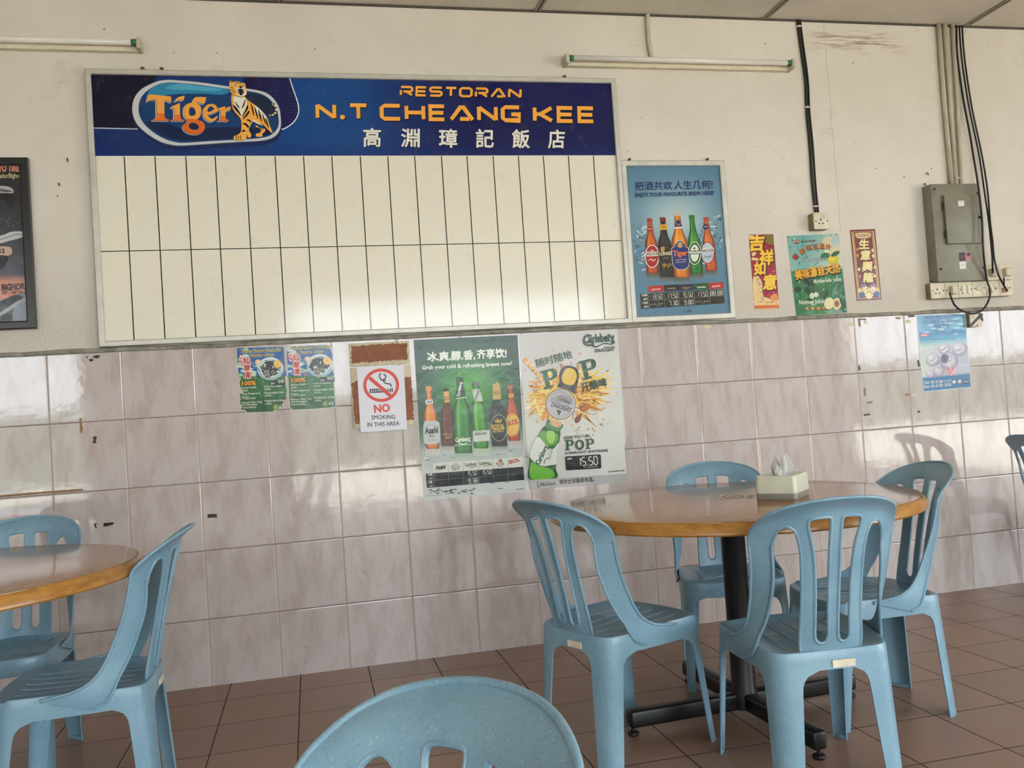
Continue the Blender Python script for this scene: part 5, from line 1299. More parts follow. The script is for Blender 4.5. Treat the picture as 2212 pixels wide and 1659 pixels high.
A.seg('15.50', (572, 1360), (668, 1352), 40, '#e4e6e2'); A.seg('15.50', (704, 1350), (802, 1342), 40, '#e4e6e2'); A.seg('9.38', (586, 1428), (676, 1420), 40, '#e4e6e2')
A.text('大瓶', (226, 1362), (262, 1359), 24, '#e4e6e2', .03, 0, True); A.text('RM', (242, 1390), (264, 1388), 11, '#e4e6e2', .03); A.text('小瓶', (228, 1430), (264, 1427), 24, '#e4e6e2', .03, 0, True); A.text('RM', (244, 1456), (266, 1454), 11, '#e4e6e2', .03)
A.build('price_table', M['film'], r)
A = Art(P8, 0.0013); A.lay = Art.last + 2
for k in range(26): 
    x, y = rn.uniform(230, 640), rn.uniform(1472, 1520); A.spoly([(x - 16, y), (x, y - 6), (x + 18, y - 2), (x + 2, y + 6)], rn.choice(('#6d706c', '#9aa09c', '#4f514d')), 2)
A.build('lower_border', M['film'], r); A = Art(P8, 0.0013); A.lay = Art.last + 2
A.line([(206, 1540), (350, 1530)], 3, '#5a5f5c'); A.build('lower_border', M['film'], r); A = Art(P8, 0.0013); A.lay = Art.last + 2
A.line([(1010, 1482), (1090, 1474)], 5, '#4a4f4c')
A.build('lower_border', M['film'], r); at_wall(r, (a + b) / 2, c)

Q2 = [(1040, 92), (1925, 42), (1938, 300), (1965, 560), (1990, 900), (2002, 1050), (1985, 1110), (2000, 1240), (2012, 1420), (1600, 1448), (1140, 1482), (1125, 1240), (1095, 900), (1075, 560)]
r, a, b, c = paper('beer_poster', 'pale beer poster with a splash of gold beer and the word POP', 'poster', Q2, P8, '#d6d6d4', M['film'], 0.0012)
A = Art(P8, 0.0013)
A.grid([(1044, 96), (1922, 46), (2006, 1416), (1142, 1478)], 10, 16, lambda u, v: lerp3((206, 203, 203), (222, 224, 220), min(1, abs(u - .3) + v * .6)))
def sp(pts, col, s=4): A.spoly(pts, col, s)
for rad, c_, sd_ in ((1.08, '#efdfae', 1), (1.0, '#ead28a', 2), (.78, '#e6c468', 3)):
    r3 = random.Random(sd_); q = []
    for k in range(64):
        an = 2 * PI * k / 64; e = (390 + 90 * math.cos(2 * an + .9)) * (.74 if k % 2 else 1.0) * r3.uniform(.72, 1.02) * rad
        x, y = 1480 + e * math.cos(an), 620 + e * .62 * math.sin(an) - e * .10 * math.cos(an); q.append((min(1915, max(1085, x)), min(1010, max(300, y))))
    sp(q, c_, 3)
for k in range(300):                                # streaks of the splash, thrown out from the cap
    an = rn.uniform(0, 2 * PI); r0 = rn.uniform(90, 230); l = rn.uniform(30, 150) * (1.4 if -.6 < an < .9 or an > 5.7 else .8); wd = rn.uniform(5, 18)
    x0_, y0_ = 1440 + r0 * 1.25 * math.cos(an), 640 + r0 * 1.05 * math.sin(an); a2 = an + rn.uniform(-.5, .5); x1_, y1_ = x0_ + l * math.cos(a2), y0_ + l * math.sin(a2) * .9
    if not (1085 < x1_ < 1930 and 240 < y1_ < 1050): continue
    mx, my = (x0_ + x1_) / 2 + rn.uniform(-14, 14), (y0_ + y1_) / 2 + rn.uniform(-14, 14)
    sp([(x0_ - wd * math.sin(an), y0_ + wd * math.cos(an)), (mx, my - wd * .6), (x1_, y1_), (mx + wd * .4, my + wd * .6), (x0_ + wd * math.sin(an), y0_ - wd * math.cos(an))], rn.choice(('#e6bf4e', '#dba13a', '#efd98a', '#c98a34', '#f0dfa4', '#e3b24a', '#d8963a')), 2)
for k in range(30):
    t = k / 29; sp([(1090 + 130 * t + rn.uniform(-20, 20), 300 + 170 * t + rn.uniform(-20, 20)), (1110 + 130 * t, 320 + 160 * t), (1100 + 150 * t, 350 + 160 * t), (1075 + 150 * t, 330 + 160 * t)], rn.choice(('#e0b45a', '#d99a4a', '#efd590')), 2)
for k in range(110): 
    an = rn.uniform(0, 2 * PI); d = rn.uniform(240, 430); x, y = 1450 + d * 1.1 * math.cos(an), 660 + d * math.sin(an)
    if 1090 < x < 1925 and 180 < y < 1060 and not (x < 1480 and y > 880): A.ell((x, y), rn.uniform(3, 10), rn.uniform(3, 9), rn.choice(('#d9a040', '#b98a4a', '#8a6a3c', '#efd590', '#c9863a')), 9)
sp([(1540, 850), (1570, 820), (1600, 800), (1590, 860), (1555, 890)], '#8a4a24', 3); sp([(1590, 760), (1640, 730), (1680, 720), (1650, 780)], '#c97830', 3)
# slanting slab letters P, the ring-pull between them
def slabP(o, ux, uy, s, col):
    mp = lambda x, y: (o[0] + (ux[0] * x + uy[0] * y) * s, o[1] + (ux[1] * x + uy[1] * y) * s)
    P_ = [(0, 0), (.50, 0), (.50, .10), (.36, .12), (.36, .42), (.58, .42), (.74, .46), (.84, .56), (.87, .71), (.84, .86), (.74, .96), (.56, 1.0), (0, 1.0), (0, .90), (.13, .87), (.13, .13), (0, .10)]
    H_ = [(.36, .54), (.36, .88), (.52, .88), (.61, .84), (.645, .71), (.61, .58), (.52, .54)]
    tr = geometry.tessellate_polygon([[Vector((*mp(*p), 0)) for p in P_], [Vector((*mp(*p), 0)) for p in H_]])
    A._add([A.fr(mp(*p)) for p in P_ + H_], tr, [lin(col)] * len(tr))
slabP((1265, 590), (.965, -.26), (-.21, -.98), 168, '#2d6a4a'); slabP((1610, 506), (.965, -.26), (-.21, -.98), 172, '#245c40')
ro = [(1405, 570), (1384, 556), (1404, 520), (1402, 470), (1410, 430), (1432, 390), (1475, 372), (1540, 388), (1568, 420), (1576, 470), (1566, 530), (1556, 580), (1550, 620), (1530, 620), (1480, 590)]
sp(ro, '#4a3f42', 4); sp([(1424, 500), (1430, 450), (1460, 402), (1498, 394), (1540, 415), (1556, 455), (1548, 510), (1520, 545), (1480, 545), (1440, 530)], '#e3c566', 4)
for k in range(12): x, y = rn.uniform(1450, 1535), rn.uniform(420, 530); A.line([(x, y), (x + rn.uniform(-16, 16), y + rn.uniform(8, 22))], 4, rn.choice(('#c99a34', '#f0dc94')), None, 3)
A.ell((1414, 718), 134, 138, '#8f8c92', 44); A.ell((1414, 718), 126, 130, '#c9c6ca', 44); A.ell((1414, 718), 112, 116, '#a6a2a8', 44); A.ell((1412, 720), 106, 110, '#c2bfc4', 44)
A.spoly([(1330, 670), (1420, 630), (1500, 660), (1518, 720), (1420, 700), (1320, 700)], '#a9a5ab', 4)
A.text('Carlsberg', (1386, 676), (1492, 718), 34, '#5d5a60', .03, .15); A.text('SMOOTH', (1368, 712), (1482, 752), 22, '#6d6a70', .01); A.text('DRAUGHT', (1326, 736), (1500, 790), 40, '#4f4c52', .035)
for dx, dy in ((-10, 0), (4, 4), (16, 10), (-4, 14), (8, 20), (2, 32)): A.ell((1394 + dx, 776 + dy), 8, 8, '#3c3a3f', 10)
# green bottle tipped in from the corner
sp([(1296, 858), (1320, 866), (1350, 900), (1400, 905), (1430, 895), (1432, 920), (1410, 958), (1412, 990), (1400, 1050), (1380, 1150), (1370, 1290), (1374, 1380), (1138, 1392), (1132, 1250), (1136, 1150), (1180, 1060), (1222, 980), (1250, 935), (1282, 905)], '#2c6b38', 4)
sp([(1310, 872), (1400, 902), (1420, 930), (1390, 960), (1300, 930), (1280, 912)], '#5f9a6a', 4); sp([(1325, 872), (1400, 880), (1425, 905), (1380, 925), (1330, 905)], '#d9b48a', 3)
sp([(1240, 960), (1300, 970), (1390, 990), (1370, 1080), (1280, 1090), (1200, 1060)], '#74ad4c', 4); sp([(1150, 1240), (1220, 1270), (1300, 1290), (1350, 1320), (1340, 1378), (1150, 1388)], '#7fbf48', 4); sp([(1290, 960), (1360, 970), (1350, 1060), (1300, 1060)], '#a6d070', 3)
sp([(1208, 1010), (1280, 1080), (1340, 1120), (1396, 1062), (1380, 1150), (1372, 1250), (1330, 1262), (1250, 1272), (1170, 1230), (1134, 1180), (1150, 1110)], '#dfe3de', 4)
A.text('Carlsberg', (1222, 1262), (1300, 1100), 44, '#2b5a40', .035); A.line([(1262, 1250), (1276, 1215), (1306, 1195)], 7, '#2b5a40', None, 4); A.text('DRAUGHT', (1318, 1215), (1346, 1115), 16, '#4f5a54', .02); A.text('SMOOTH', (1304, 1180), (1322, 1118), 13, '#4f5a54', .01)
A.build('splash_picture', M['film'], r)
A = Art(P8, 0.0013); A.lay = Art.last + 2
A.text('Carlsberg', (1622, 172), (1894, 150), 74, '#24543c', .045); A.line([(1690, 108), (1650, 100), (1622, 140), (1632, 180), (1672, 190), (1712, 176)], 17, '#24543c', None, 5); A.line([(1682, 184), (1730, 205), (1790, 178), (1840, 176), (1866, 182), (1884, 168)], 13, '#24543c', lambda t: 1.1 - .7 * t, 5)
for dx, dy in ((0, 0), (10, -4), (18, 2), (8, 8)): A.ell((1836 + dx, 98 + dy), 6, 6, '#24543c', 10)
A.text('SMOOTH', (1798, 220), (1896, 212), 18, '#3a4a42', .01); A.text('DRAUGHT', (1724, 254), (1896, 240), 30, '#3a4a42', .03)
A.build('brand_mark', M['film'], r); A = Art(P8, 0.0013); A.lay = Art.last + 2
A.text('随时随地', (1204, 392), (1522, 306), 78, '#245c40', .012, 0, True)
A.build('slogan', M['film'], r); A = Art(P8, 0.0013); A.lay = Art.last + 2
A.text('开顺啤', (1606, 612), (1832, 560), 84, '#1f4a38', .028, 0, True)
A.build('slogan', M['film'], r); A = Art(P8, 0.0013); A.lay = Art.last + 2
A.text('NOW YOU CAN', (1446, 1032), (1672, 1012), 27, '#2a2f2c', .022); A.line([(1446, 1037), (1522, 1031)], 3, '#2a2f2c')
def slabw(o, s, adv, word):
    x = o[0]
    for ch in word:
        if ch == 'P': slabP((x, o[1] - (x - o[0]) * .06), (.998, -.06), (-.02, -1), s, '#235a3e'); x += s * adv
        else:
            cx, cy = x + s * .44, o[1] - (x - o[0]) * .06 - s * .5; A.ring((cx, cy), s * .33, s * .41, s * .22, '#235a3e', 36); x += s * (adv + .02)
slabw((1452, 1132), 92, .98, 'POP')
A.text('A DRAUGHT ANYWHERE', (1454, 1168), (1838, 1142), 24, '#2a2f2c', .02)
A.build('caption', M['film'], r); A = Art(P8, 0.0013); A.lay = Art.last + 2
q = [(1462, 1186), (1764, 1166), (1772, 1176), (1776, 1286), (1768, 1292), (1470, 1310), (1462, 1302), (1454, 1196)]; A.poly(q, '#17181a')
A.text('RM', (1476, 1216), (1512, 1213), 18, '#e6e6e2', .03); A.seg('15.50', (1556, 1272), (1752, 1256), 72, '#ecebe4'); A.text('6.5% / 580ml Big Bottle', (1616, 1288), (1750, 1280), 10, '#d9d9d4', .01)
A.text('#CELEBRATERESPONSIBLY', (1836, 1328), (1990, 1316), 12, '#2a2f2c', .02)
A.build('price_panel', M['film'], r); A = Art(P8, 0.0013); A.lay = Art.last + 2
A.poly([(1132, 1398), (2008, 1338), (2011, 1416), (1142, 1478)], '#bfbfc0')
A.line([(1212, 1412), (1204, 1440), (1216, 1462), (1204, 1466)], 6, '#4a4d4c', None, 3); A.text('SMOOTH', (1228, 1432), (1310, 1427), 14, '#4a4d4c', .01); A.text('DRAUGHT', (1230, 1452), (1370, 1442), 24, '#4a4d4c', .035); A.text('堪称全球最顺啤酒。', (1402, 1438), (1712, 1412), 44, '#3a3d3c', .02, 0, True)
A.build('footer_band', M['film'], r); at_wall(r, (a + b) / 2, c)

# ------------------------------------------------------------------ coconut poster (crop 1880,360)
P9 = Frame(1880, 360, 332 / 1102, 0.0015)
Q3 = [(332, 1065), (640, 1050), (680, 1060), (690, 1110), (692, 1200), (690, 1290), (672, 1340), (690, 1335), (708, 1370), (714, 1440), (716, 1500), (728, 1580), (560, 1600), (380, 1617), (352, 1330)]
r, a, b, c = paper('coconut_poster', 'pale blue coconut poster with a torn right edge, below the fuse box', 'poster', Q3, P9, '#cfdde2', M['film'], 0.0014, .0006, 4)
A = Art(P9, 0.0015)
def cc(u, v):
    if v < .22: return lerp3((64, 140, 190), (150, 200, 220), min(1, abs(u - .4) * 1.4 + v))
    if v < .30: return (70, 150, 196)
    if v < .42: return lerp3((90, 170, 206), (205, 216, 208), (v - .3) / .12)
    if v < .83: return lerp3((206, 214, 206), (186, 190, 206), u)
    return (52, 128, 176)
A.grid([(336, 1068), (676, 1058), (722, 1578), (384, 1612)], 8, 30, cc)
for k in range(24): x, y = rn.uniform(360, 660), rn.uniform(1075, 1210); A.spoly([(x - 30, y), (x, y - 7), (x + 24, y), (x, y + 8)], rn.choice(('#a9d0e0', '#7fb6d2', '#c4dde4', '#4a93c4')), 2)
A.text('FRESH FRAGRANT', (388, 1094), (616, 1087), 22, '#2d4f86', .02); A.text('COCONUT MARKETING', (372, 1124), (648, 1116), 22, '#2d4f86', .02); A.text('SDN BHD', (458, 1152), (566, 1148), 22, '#2d4f86', .02)
A.quad([(360, 1200), (416, 1196), (418, 1216), (362, 1220)], '#d9566a'); A.text('HALAL', (366, 1216), (410, 1213), 14, '#f0dce0', .03); A.text('新鲜香椰行销公司', (434, 1206), (660, 1196), 30, '#5d87a8', .01, 0, True); A.text('MALAYSIA COCONUT', (440, 1246), (620, 1238), 14, '#5d87a8', .01)
for x, y, s_ in ((640, 1308, 56), (528, 1306, 44), (448, 1384, 52), (564, 1396, 68), (492, 1470, 40), (432, 1486, 32)):
    A.ell((x, y), s_, s_ * .95, '#a9a2bc', 28); A.ell((x - s_ * .12, y - s_ * .15), s_ * .82, s_ * .76, '#c9c4d2', 24); A.ell((x - s_ * .3, y - s_ * .3), s_ * .4, s_ * .3, '#dcd8e0', 20)
    if s_ > 42: A.quad([(x - 16, y + 18), (x + 22, y - 12), (x + 28, y - 2), (x - 10, y + 28)], '#e4eae6'); A.line([(x - 12, y + 16), (x + 20, y - 8)], 4, '#3f6a4a')
A.ell((532, 1376), 30, 36, '#8a84a4', 24, .3); A.ell((532, 1376), 22, 28, '#6d678c', 24, .3)
for k in range(11): an = -PI + k * PI / 10; A.spoly([(576, 1490), (576 + 50 * math.cos(an) - 6, 1490 + 52 * math.sin(an) * .9), (576 + 60 * math.cos(an), 1488 + 62 * math.sin(an) * .9), (582, 1494)], rn.choice(('#e29aa8', '#d9748a', '#eebcc2')), 2)
A.text('Tel: 03 6120 1111', (384, 1560), (578, 1545), 22, '#e6eef0', .015); A.text('Fax: 03-6120 2555', (386, 1588), (580, 1572), 22, '#e6eef0', .015)
A.ell((600, 1544), 12, 12, '#dfe6c8', 14); A.ell((640, 1540), 13, 13, '#e9c9cf', 14); A.ell((690, 1543), 28, 13, '#1c2f56', 18, -.1); A.text('MARTI', (670, 1547), (712, 1543), 9, '#d9dfe6', .02)
A.build('printed_design', M['film'], r); at_wall(r, (a + b) / 2, c)

# ------------------------------------------------------------------ no-smoking sticker lying flat on the table top
st = thing('table_sticker', 'small no smoking sticker on the table top, left of the tissue box', 'sticker')
cs = [ZP(1548.6, 1078, TZ), ZP(1556, 1068.5, TZ), ZP(1633, 1068.5, TZ), ZP(1629, 1077, TZ)]
bl_, tl_, tr_, br_ = cs
def onst(u, v, h): return tuple(bl_.lerp(br_, u).lerp(tl_.lerp(tr_, u), v) + Vector((0, 0, h)))
def flat(name, polys, mat):
    vs, fs, cl = [], [], []
    for h, pts, col in polys:
        b0 = len(vs); vs += [onst(u, v, h) for u, v in pts]
        for t in geometry.tessellate_polygon([[Vector((u, v, 0)) for u, v in pts]]):
            n = (Vector(vs[b0 + t[1]]) - Vector(vs[b0 + t[0]])).cross(Vector(vs[b0 + t[2]]) - Vector(vs[b0 + t[0]]))
            fs.append([b0 + i for i in (t if n.z > 0 else t[::-1])]); cl += [*lin(col), 1.0] * 3
    me = bpy.data.meshes.new(name); me.from_pydata(vs, [], fs); at = me.attributes.new('ink', 'FLOAT_COLOR', 'CORNER'); at.data.foreach_set('color', cl); me.update()
    return link(name, me, mat, st)
el = lambda cx, cy, rx, ry, n=28: [(cx + rx * math.cos(2 * PI * k / n), cy + ry * math.sin(2 * PI * k / n)) for k in range(n)]
flat('paper', [(0.0003, [(0, 0), (1, 0), (1, 1), (0, 1)], '#dcd6c6')], M['matt'])
flat('printed_design', [(0.0004, el(.40, .5, .30, .40), '#8a3440'), (0.00045, el(.40, .5, .25, .32), '#dcd6c6'), (0.0005, [(.20, .22), (.24, .16), (.60, .78), (.56, .84)], '#8a3440'), (0.0005, [(.30, .40), (.46, .40), (.46, .50), (.30, .50)], '#7a4a50'), (0.0005, el(.46, .62, .05, .07, 14), '#7a4a50'), (0.0005, [(.80, .1), (.92, .1), (.92, .9), (.80, .9)], '#a3a594')], M['matt'])
st.location = ((bl_ + tr_) / 2).to_tuple(); settle(st)
# ------------------------------------------------------------------ fluorescent tubes (switched off)
def tube_light(label, x0, x1, z):
    r = thing('tube_light', label, 'light', group='fluorescent tube lights')
    box('batten', x0 + .01, x1 - .01, -0.030, -0.001, z - 0.022, z + 0.016, M['batten'], r, 0.004)
    tb_ = tube('glass_tube', [(x0 + .022, -0.056, z + 0.006), (x1 - .022, -0.056, z + 0.006)], 0.0135, M['tubeglass'], r, 16)
    for s, xa in ((1, x0), (-1, x1)):
        box('holder', min(xa, xa + s * .018), max(xa, xa + s * .018), -0.072, -0.001, z - 0.024, z + 0.026, M['pipe'], r, 0.004)
        tube('end_cap', [(xa + s * .018, -0.056, z + .006), (xa + s * .040, -0.056, z + .006)], 0.0142, M['green'], r, 14)['label'] = 'green lamp cap'
    at_wall(r, (x0 + x1) / 2, z)
tube_light('fluorescent tube light on the wall to the right of the signboard, switched off', 2.398, 3.632, 2.808)
tube_light('fluorescent tube light in the top left corner, cut off by the photo, switched off', -0.775, 0.460, 2.830)

def cable(name, label, pts, r_, mat, cat='cable', clips=(), group=None):
    t = thing(name, label, cat, group=group)
    tube('run', spline(pts, 8), r_, mat, t, 10)
    for (x, y, z) in clips:
        bm = bmesh.new(); add_box(bm, x - r_ * 1.5, x + r_ * 1.5, y - r_ * 1.5, -0.0005, z - .004, z + .004, .0015); bm_obj('clip', bm, M['scrap'], t)
    at_wall(t, pts[-1][0], pts[-1][2]); return t
def wp(px, py, off): x, z = WP(px, py, off); return (x, -off, z)
cable('flexible_conduit', 'short grey flexible conduit dropping from the ceiling to the right tube light', [(2.861, -.012, 3.066), (2.858, -.013, 3.0), (2.858, -.013, 2.93), (2.864, -.013, 2.86), (2.868, -.014, 2.832)], 0.0115, M['flex'], 'conduit')
cable('power_cable', 'black cable running from the ceiling down to the single wall socket', [(3.703, -.008, 3.066), (3.708, -.008, 2.95), (3.722, -.008, 2.75), (3.716, -.008, 2.58), (3.719, -.008, 2.40), (3.716, -.008, 2.2), (3.722, -.010, 2.045)], 0.0075, M['cable'], 'cable', [(3.705, -.008, 3.03), (3.717, -.008, 2.60), (3.720, -.009, 2.075)])
cable('power_cable', 'thin black cable beside the cable to the single wall socket', [(3.720, -.006, 3.066), (3.726, -.006, 2.95), (3.738, -.006, 2.75), (3.733, -.006, 2.58), (3.737, -.006, 2.40), (3.735, -.006, 2.2), (3.737, -.008, 2.045)], 0.0045, M['cable'])
# pipes down to the fuse box
for i, (x0, x1, r_, lb) in enumerate(((4.552, 4.551, .0125, 'leftmost of the three pale pipes rising from the fuse box to the ceiling'), (4.590, 4.578, .0125, 'middle of the three pale pipes rising from the fuse box to the ceiling'), (4.640, 4.609, .0105, 'rightmost of the three pale pipes rising from the fuse box to the ceiling'))):
    t = thing('conduit_pipe', lb, 'pipe', group='conduit pipes above the fuse box')
    tube('pipe', [(x0, -.016, 3.068), ((x0 + x1) / 2 + .004 * (i - 1), -.016, 2.62), (x1, -.018, 2.176)], r_, M['pipe'], t, 14)
    if i == 1:
        for zc in (2.62, 2.215): box('saddle_clip', 4.566, 4.598, -.032, -.001, zc - .004, zc + .004, M['flex'], t, .001)
    at_wall(t, x1, 2.176)

# ------------------------------------------------------------------ fuse box
fb = thing('fuse_box', 'grey steel fuse box with a small raised door, on the right of the wall', 'fuse box')
bx0, bx1, bz0, bz1, bd = 4.375, 4.678, 1.648, 2.172, 0.068
box('body', bx0, bx1, -bd, -0.0005, bz0, bz1, M['greybox'], fb, 0.004)
box('cover', bx0 + .0, bx1, -bd - .0025, -bd + .002, bz0, bz1, M['greybox'], fb, 0.003)
dx0, dx1, dz0, dz1 = 4.438, 4.664, 1.846, 2.108
d_ = box('door', dx0, dx1, -bd - .022, -bd - .002, dz0, dz1, M['greybox'], fb, 0.003)
for z in (1.90, 2.05): tube('hinge', [(dx0 - .004, -bd - .010, z - .02), (dx0 - .004, -bd - .010, z + .02)], .004, M['greydark'], d_, 10)  # hinges in one plain dark grey
tube('latch', [(4.648, -bd - .022, 1.985), (4.648, -bd - .034, 1.985)], .007, M['black'], d_, 12)
for (x, z) in ((4.395, 2.145), (4.662, 2.12), (4.395, 1.715), (4.664, 1.715)): tube('screw', [(x, -bd - .002, z), (x, -bd - .006, z)], .006, M['black'], fb, 12)
A = Art(Frame(1880, 360, 332 / 1102, bd + .0225)); A.quad([(628, 244), (672, 242), (674, 282), (630, 284)], '#e4e3dc'); A.quad([(634, 250), (666, 249), (667, 253), (635, 254)], '#b9b8b0'); st_ = A.build('sticker', M['matt'], fb); st_['label'] = 'white square sticker'
A = Art(Frame(1880, 360, 332 / 1102, bd + .003)); A.quad([(634, 617), (684, 614), (686, 676), (638, 680)], '#33262c'); A.quad([(645, 640), (676, 636), (676, 650), (646, 656)], '#7a2f38'); A.quad([(680, 614), (724, 612), (726, 672), (684, 678)], '#b98a8c'); A.quad([(690, 620), (716, 618), (712, 640), (694, 642)], '#5a2a34'); A.quad([(688, 680), (722, 676), (716, 692), (690, 696)], '#a9a498'); A.quad([(638, 680), (686, 677), (686, 733), (642, 734)], '#e9e9e6'); A.line([(652, 700), (676, 698)], 2, '#9a9a96'); A.line([(654, 708), (674, 706)], 2, '#9a9a96')
A.build('sticker', M['matt'], fb)['label'] = 'small dark, pink and white stickers'
at_wall(fb, (bx0 + bx1) / 2, bz0)

# ------------------------------------------------------------------ wall sockets
def socket(label, cx, cz, depth, kind='single', s=0.043, group=None, plug=False, switch=True):
    r = thing('wall_socket', label, 'socket', group=group)
    box('back_box', cx - s + .001, cx + s - .001, -depth + .009, -.0005, cz - s + .001, cz + s - .001, M['aged'], r, .002)
    box('face_plate', cx - s, cx + s, -depth, -depth + .0088, cz - s, cz + s, M['cream'], r, .003)
    f = -depth
    def sl(x, z, a, b, nm='socket_hole', m='hole'): box(nm, x - a, x + a, f - .0007, f + .001, z - b, z + b, M[m], r)
    if kind == 'single':
        sl(cx - .004, cz + .006, .0028, .0055); sl(cx - .014, cz - .014, .0052, .0026); sl(cx + .008, cz - .014, .0052, .0026)
        if switch: tube('switch', [(cx + .022, f + .001, cz + .024), (cx + .022, f - .004, cz + .024)], .010, M['white'], r, 18)
        for x in (-.033, .033): tube('screw', [(cx + x, f + .001, cz - .001), (cx + x, f - .001, cz - .001)], .0035, M['hole'], r, 10)
    if kind == 'rockers':
        for x in (-.017, .017): box('rocker_switch', cx + x - .0085, cx + x + .0085, f - .008, f + .001, cz - .024, cz + .022, M['white'], r, .003)
        for x in (-.034, .034): tube('screw', [(cx + x, f + .001, cz), (cx + x, f - .001, cz)], .0035, M['hole'], r, 10)
    if kind == 'round':
        tube('knob', [(cx - .010, f + .001, cz + .002), (cx - .010, f - .006, cz + .002)], .012, M['white'], r, 20)
        for x in (-.030, .030): tube('screw', [(cx + x, f + .001, cz + .004), (cx + x, f - .001, cz + .004)], .0035, M['hole'], r, 10)
    if kind == 'neon':
        box('rocker_switch', cx + .006, cx + .024, f - .004, f + .001, cz - .012, cz + .016, M['white'], r, .002)
        box('neon_lamp', cx + .010, cx + .020, f - .0048, f - .003, cz - .006, cz + .004, plain('dark_red_neon', '#4a1715', .4), r)
        sheet('stain', rag([(cx - .036, cz - .030), (cx - .004, cz - .026), (cx - .010, cz + .004), (cx - .034, cz + .000)], .003, .006, int(cx * 1000)), depth + .0002, depth + .0005, '#b98f63', M['matt'], r)
    if kind == 'blank': pass
    if plug:
        p = box('plug', cx - .020, cx + .020, f - .030, f - .001, cz - .026, cz + .020, M['plug'], r, .007, 3); shade_auto(p, 50)
    return r
SD = 0.055
r = socket('single square wall socket hanging below the black cable, above the juice poster', 3.7215, 1.990, SD, 'single', .0435); at_wall(r, 3.7215, 1.947)
g_ = 'socket row under the fuse box'
pos = [4.388 + .0862 * k for k in range(6)]
zr = 1.6045
kinds = [('single', False, 'empty three-pin socket at the left end of the row under the fuse box'), ('single', True, 'plugged socket, second from the left in the row under the fuse box'), ('rockers', False, 'plate with two rocker switches in the row under the fuse box'), ('round', False, 'plate with a round knob in the row under the fuse box'), ('neon', False, 'stained switch plate in the socket row, crossed by the hanging cable'), ('neon', False, 'stained switch plate at the right end of the row under the fuse box')]
for x, (k, pl, lb) in zip(pos, kinds):
    r = socket(lb, x, zr, 0.045, k, .0425, None, pl, switch=False); at_wall(r, x, zr - .0425)
for x, lb in ((4.7335, 'upper socket half hidden behind the cables, right of the fuse box'), (4.8205, 'upper socket with a cream plug, right of the fuse box')):
    r = socket(lb, x, zr + .0868, 0.045, 'blank', .0425, None, True); at_wall(r, x, zr + .0443)
r = socket('loose wall socket crossed with black tape, on the tiles beside the coconut poster', 4.621, 1.439, 0.032, 'blank', .037)
f = -.032
tube('knob', [(4.608, f + .001, 1.455), (4.608, f - .003, 1.455)], .008, M['white'], r, 18); box('socket_hole', 4.618, 4.632, f - .0007, f + .001, 1.409, 1.413, M['hole'], r)
sheet('tape_strip', [(4.575, 1.412), (4.588, 1.404), (4.668, 1.466), (4.656, 1.476)], .0323, .0330, '#15120f', M['matt'], r)['label'] = 'black tape'
sheet('tape_strip', rag([(4.640, 1.474), (4.662, 1.470), (4.664, 1.425), (4.648, 1.440), (4.634, 1.452)], .002, .006, 3), .0331, .0336, '#1f2a26', M['matt'], r)['label'] = 'dark green tape'
at_wall(r, 4.621, 1.402)

# ------------------------------------------------------------------ black cables at the fuse box
def wl(L): return [wp(x, y, o) for x, y, o in L]
cable('power_cable', 'black cable falling from the ceiling past the fuse box to the hanging loop and plug', wl([(2066, 56, .012), (2068, 120, .012), (2080, 210, .014), (2095, 290, .075), (2103, 340, .100), (2112, 395, .112), (2121, 470, .120), (2124, 540, .118), (2131, 600, .08), (2138, 625, .075), (2137, 645, .065), (2124, 668, .055), (2104, 677, .05), (2080, 672, .055), (2063, 660, .07), (2054, 641, .078), (2052, 633, .076)]), 0.0052, M['cable'])
cable('power_cable', 'black cable falling past the fuse box to the half hidden upper socket', wl([(2072, 56, .028), (2078, 130, .028), (2093, 230, .03), (2114, 330, .03), (2126, 410, .04), (2136, 480, .05), (2143, 550, .062), (2144, 572, .07), (2145, 590, .082)]), 0.0048, M['cable'])
cable('power_cable', 'black cable from the ceiling slanting to the last plate of the socket row', wl([(2078, 56, .041), (2084, 130, .041), (2099, 230, .043), (2120, 330, .045), (2133, 410, .058), (2139, 480, .068), (2144, 520, .078), (2148, 560, .088), (2158, 596, .092), (2176, 629, .055)]), 0.0048, M['cable'])
cable('power_cable', 'short black cable tail under the plug of the right upper socket', wl([(2168.6, 599, .066), (2168.8, 607, .063), (2169, 615, .052)]), 0.004, M['cable'])

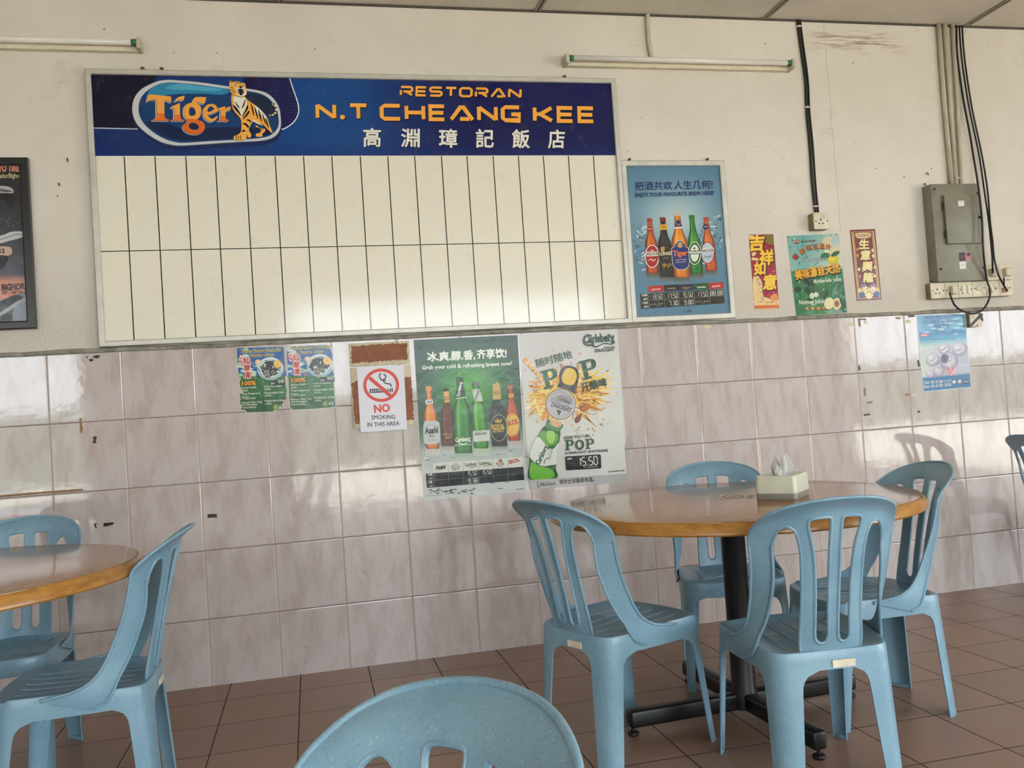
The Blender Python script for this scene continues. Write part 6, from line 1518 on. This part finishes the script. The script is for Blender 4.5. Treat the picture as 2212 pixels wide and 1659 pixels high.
# ------------------------------------------------------------------ scraps of tape and paper left on the tiles, nails in the wall
P10 = Frame(1750, 660, 462 / 2212, 0)
scr = [('black', [(1012, 104), (1080, 100), (1080, 118), (1014, 122)], 'black tape scrap at the top of the tiles, left of the coconut poster'), ('black', [(1106, 566), (1124, 562), (1136, 628), (1118, 634)], 'upright black tape scrap touching the left edge of the coconut poster'),
       ('black', [(498, 624), (514, 618), (522, 668), (502, 674)], 'short upright black tape scrap at a tile joint below the gold bordered banner'), ('black', [(552, 1126), (612, 1116), (618, 1132), (556, 1142)], 'level black tape scrap low on the tiles left of the coconut poster'),
       ('black', [(1110, 1090), (1136, 1088), (1138, 1106), (1112, 1108)], 'tiny black tape scrap under the coconut poster'), ('tan', [(494, 136), (518, 132), (524, 222), (500, 214)], 'upright brown tape scrap at the top of the tiles below the gold bordered banner'),
       ('tan', [(500, 134), (582, 136), (578, 156), (528, 150)], 'level brown tape scrap at the top of the tiles below the gold bordered banner'), ('tan', [(876, 120), (944, 122), (926, 142), (892, 140)], 'small brown tape scrap between the gold bordered banner and the coconut poster'),
       ('tan', [(552, 856), (572, 850), (576, 932), (556, 934)], 'upright brown tape scrap in the second tile row left of the coconut poster'), ('tan', [(590, 994), (644, 990), (646, 1010), (592, 1016)], 'level brown tape scrap above the lowest black scrap'),
       ('tan', [(984, 914), (1024, 908), (1026, 930), (990, 934)], 'brown tape scrap left of the foot of the coconut poster'), ('pale', [(396, 176), (456, 168), (462, 236), (440, 206), (394, 206)], 'pale paper scrap at the top of the tiles below the juice poster'),
       ('pale', [(992, 150), (1042, 150), (1036, 180), (994, 182)], 'pale square paper scrap left of the top of the coconut poster'), ('pale', [(1056, 912), (1108, 904), (1100, 928), (1062, 940)], 'pale paper scrap at the foot of the coconut poster'),
       ('pale', [(555, 162), (598, 160), (594, 184), (560, 190)], 'pale paper scrap beside the brown tape at the top of the tiles'), ('pale', [(580, 1142), (640, 1148), (648, 1166), (596, 1164)], 'pale paper scrap under the lowest black scrap')]
P11 = Frame(1340, 660, 460 / 2212, 0)
P12 = Frame(0, 740, 460 / 2212, 0)
more = [(P11, 'pale', [(862, 206), (944, 204), (948, 226), (920, 246), (882, 240)], 'torn pale paper scrap under the framed blue poster'), (P11, 'pale', [(1496, 180), (1528, 178), (1526, 204), (1510, 226)], 'small torn paper scrap under the magenta banner'),
        (P12, 'tan', [(-60, 1590), (300, 1560), (860, 1518), (864, 1540), (400, 1572), (-60, 1616)], 'long strip of old brown tape on the tiles at the left edge'), (P12, 'tan', [(826, 784), (846, 784), (862, 900), (850, 946), (832, 930)], 'upright brown tape scrap on the left tiles'),
        (P12, 'black', [(960, 980), (1002, 970), (1006, 1000), (996, 1010), (1002, 1048), (958, 1042), (974, 1012)], 'ragged black tape scrap on the left tiles'), (P12, 'black', [(890, 150), (908, 138), (906, 166)], 'tiny black tape crumb left of the torn black scrap under the signboard'),
        (P12, 'black', [(956, 148), (990, 134), (1042, 130), (1030, 156), (1000, 166)], 'torn black tape scrap under the left end of the signboard'), (P12, 'black', [(924, 172), (966, 166), (970, 188), (946, 200), (928, 192)], 'round black tape crumb under the left end of the signboard')]
P13 = Frame(0, 1080, 500 / 1433, 0)
more += [(P13, 'black', [(640, 142), (708, 138), (700, 152), (668, 162), (640, 166)], 'torn black tape scrap above the left table'), (P13, 'black', [(582, 150), (604, 138), (592, 158), (604, 176), (590, 172)], 'thin curl of black tape beside the torn scrap above the left table'), (P13, 'black', [(1284, 88), (1342, 86), (1344, 108), (1284, 112)], 'small black tape rectangle alone on the tiles right of the left table')]
for i, (fr, kind, pts, lb) in enumerate([(P10, k, p, l) for k, p, l in scr] + more):
    m_ = {'black': '#15120f', 'tan': '#9c7c50', 'pale': '#d6cdb6'}[kind]
    o = sheet('paper_scrap' if kind == 'pale' else 'tape_scrap', rag([fr(p) for p in pts], .0008, .005, i), 0.0002, 0.0009, m_, M['matt'], None)
    tag(o, lb, 'paper scrap' if kind == 'pale' else 'tape scrap', 'scraps left on the tiles')
for i, (px, py, l, lb) in enumerate(((146, 344, .016, 'bent nail in the plaster above and left of the signboard grid'), (128, 398, .010, 'small nail in the plaster right of the black framed poster'), (2000, 375, .012, 'nail in the plaster left of the fuse box top'), (1995, 398, .012, 'hook behind the top left corner of the fuse box'))):
    x, z = WP(px, py, 0)
    o = tube('nail', [(x, -.0003, z), (x + .001, -.012, z + .001), (x + .004, -.015, z - l)], .0028, M['brass'], None, 8)
    tag(o, lb, 'nail')
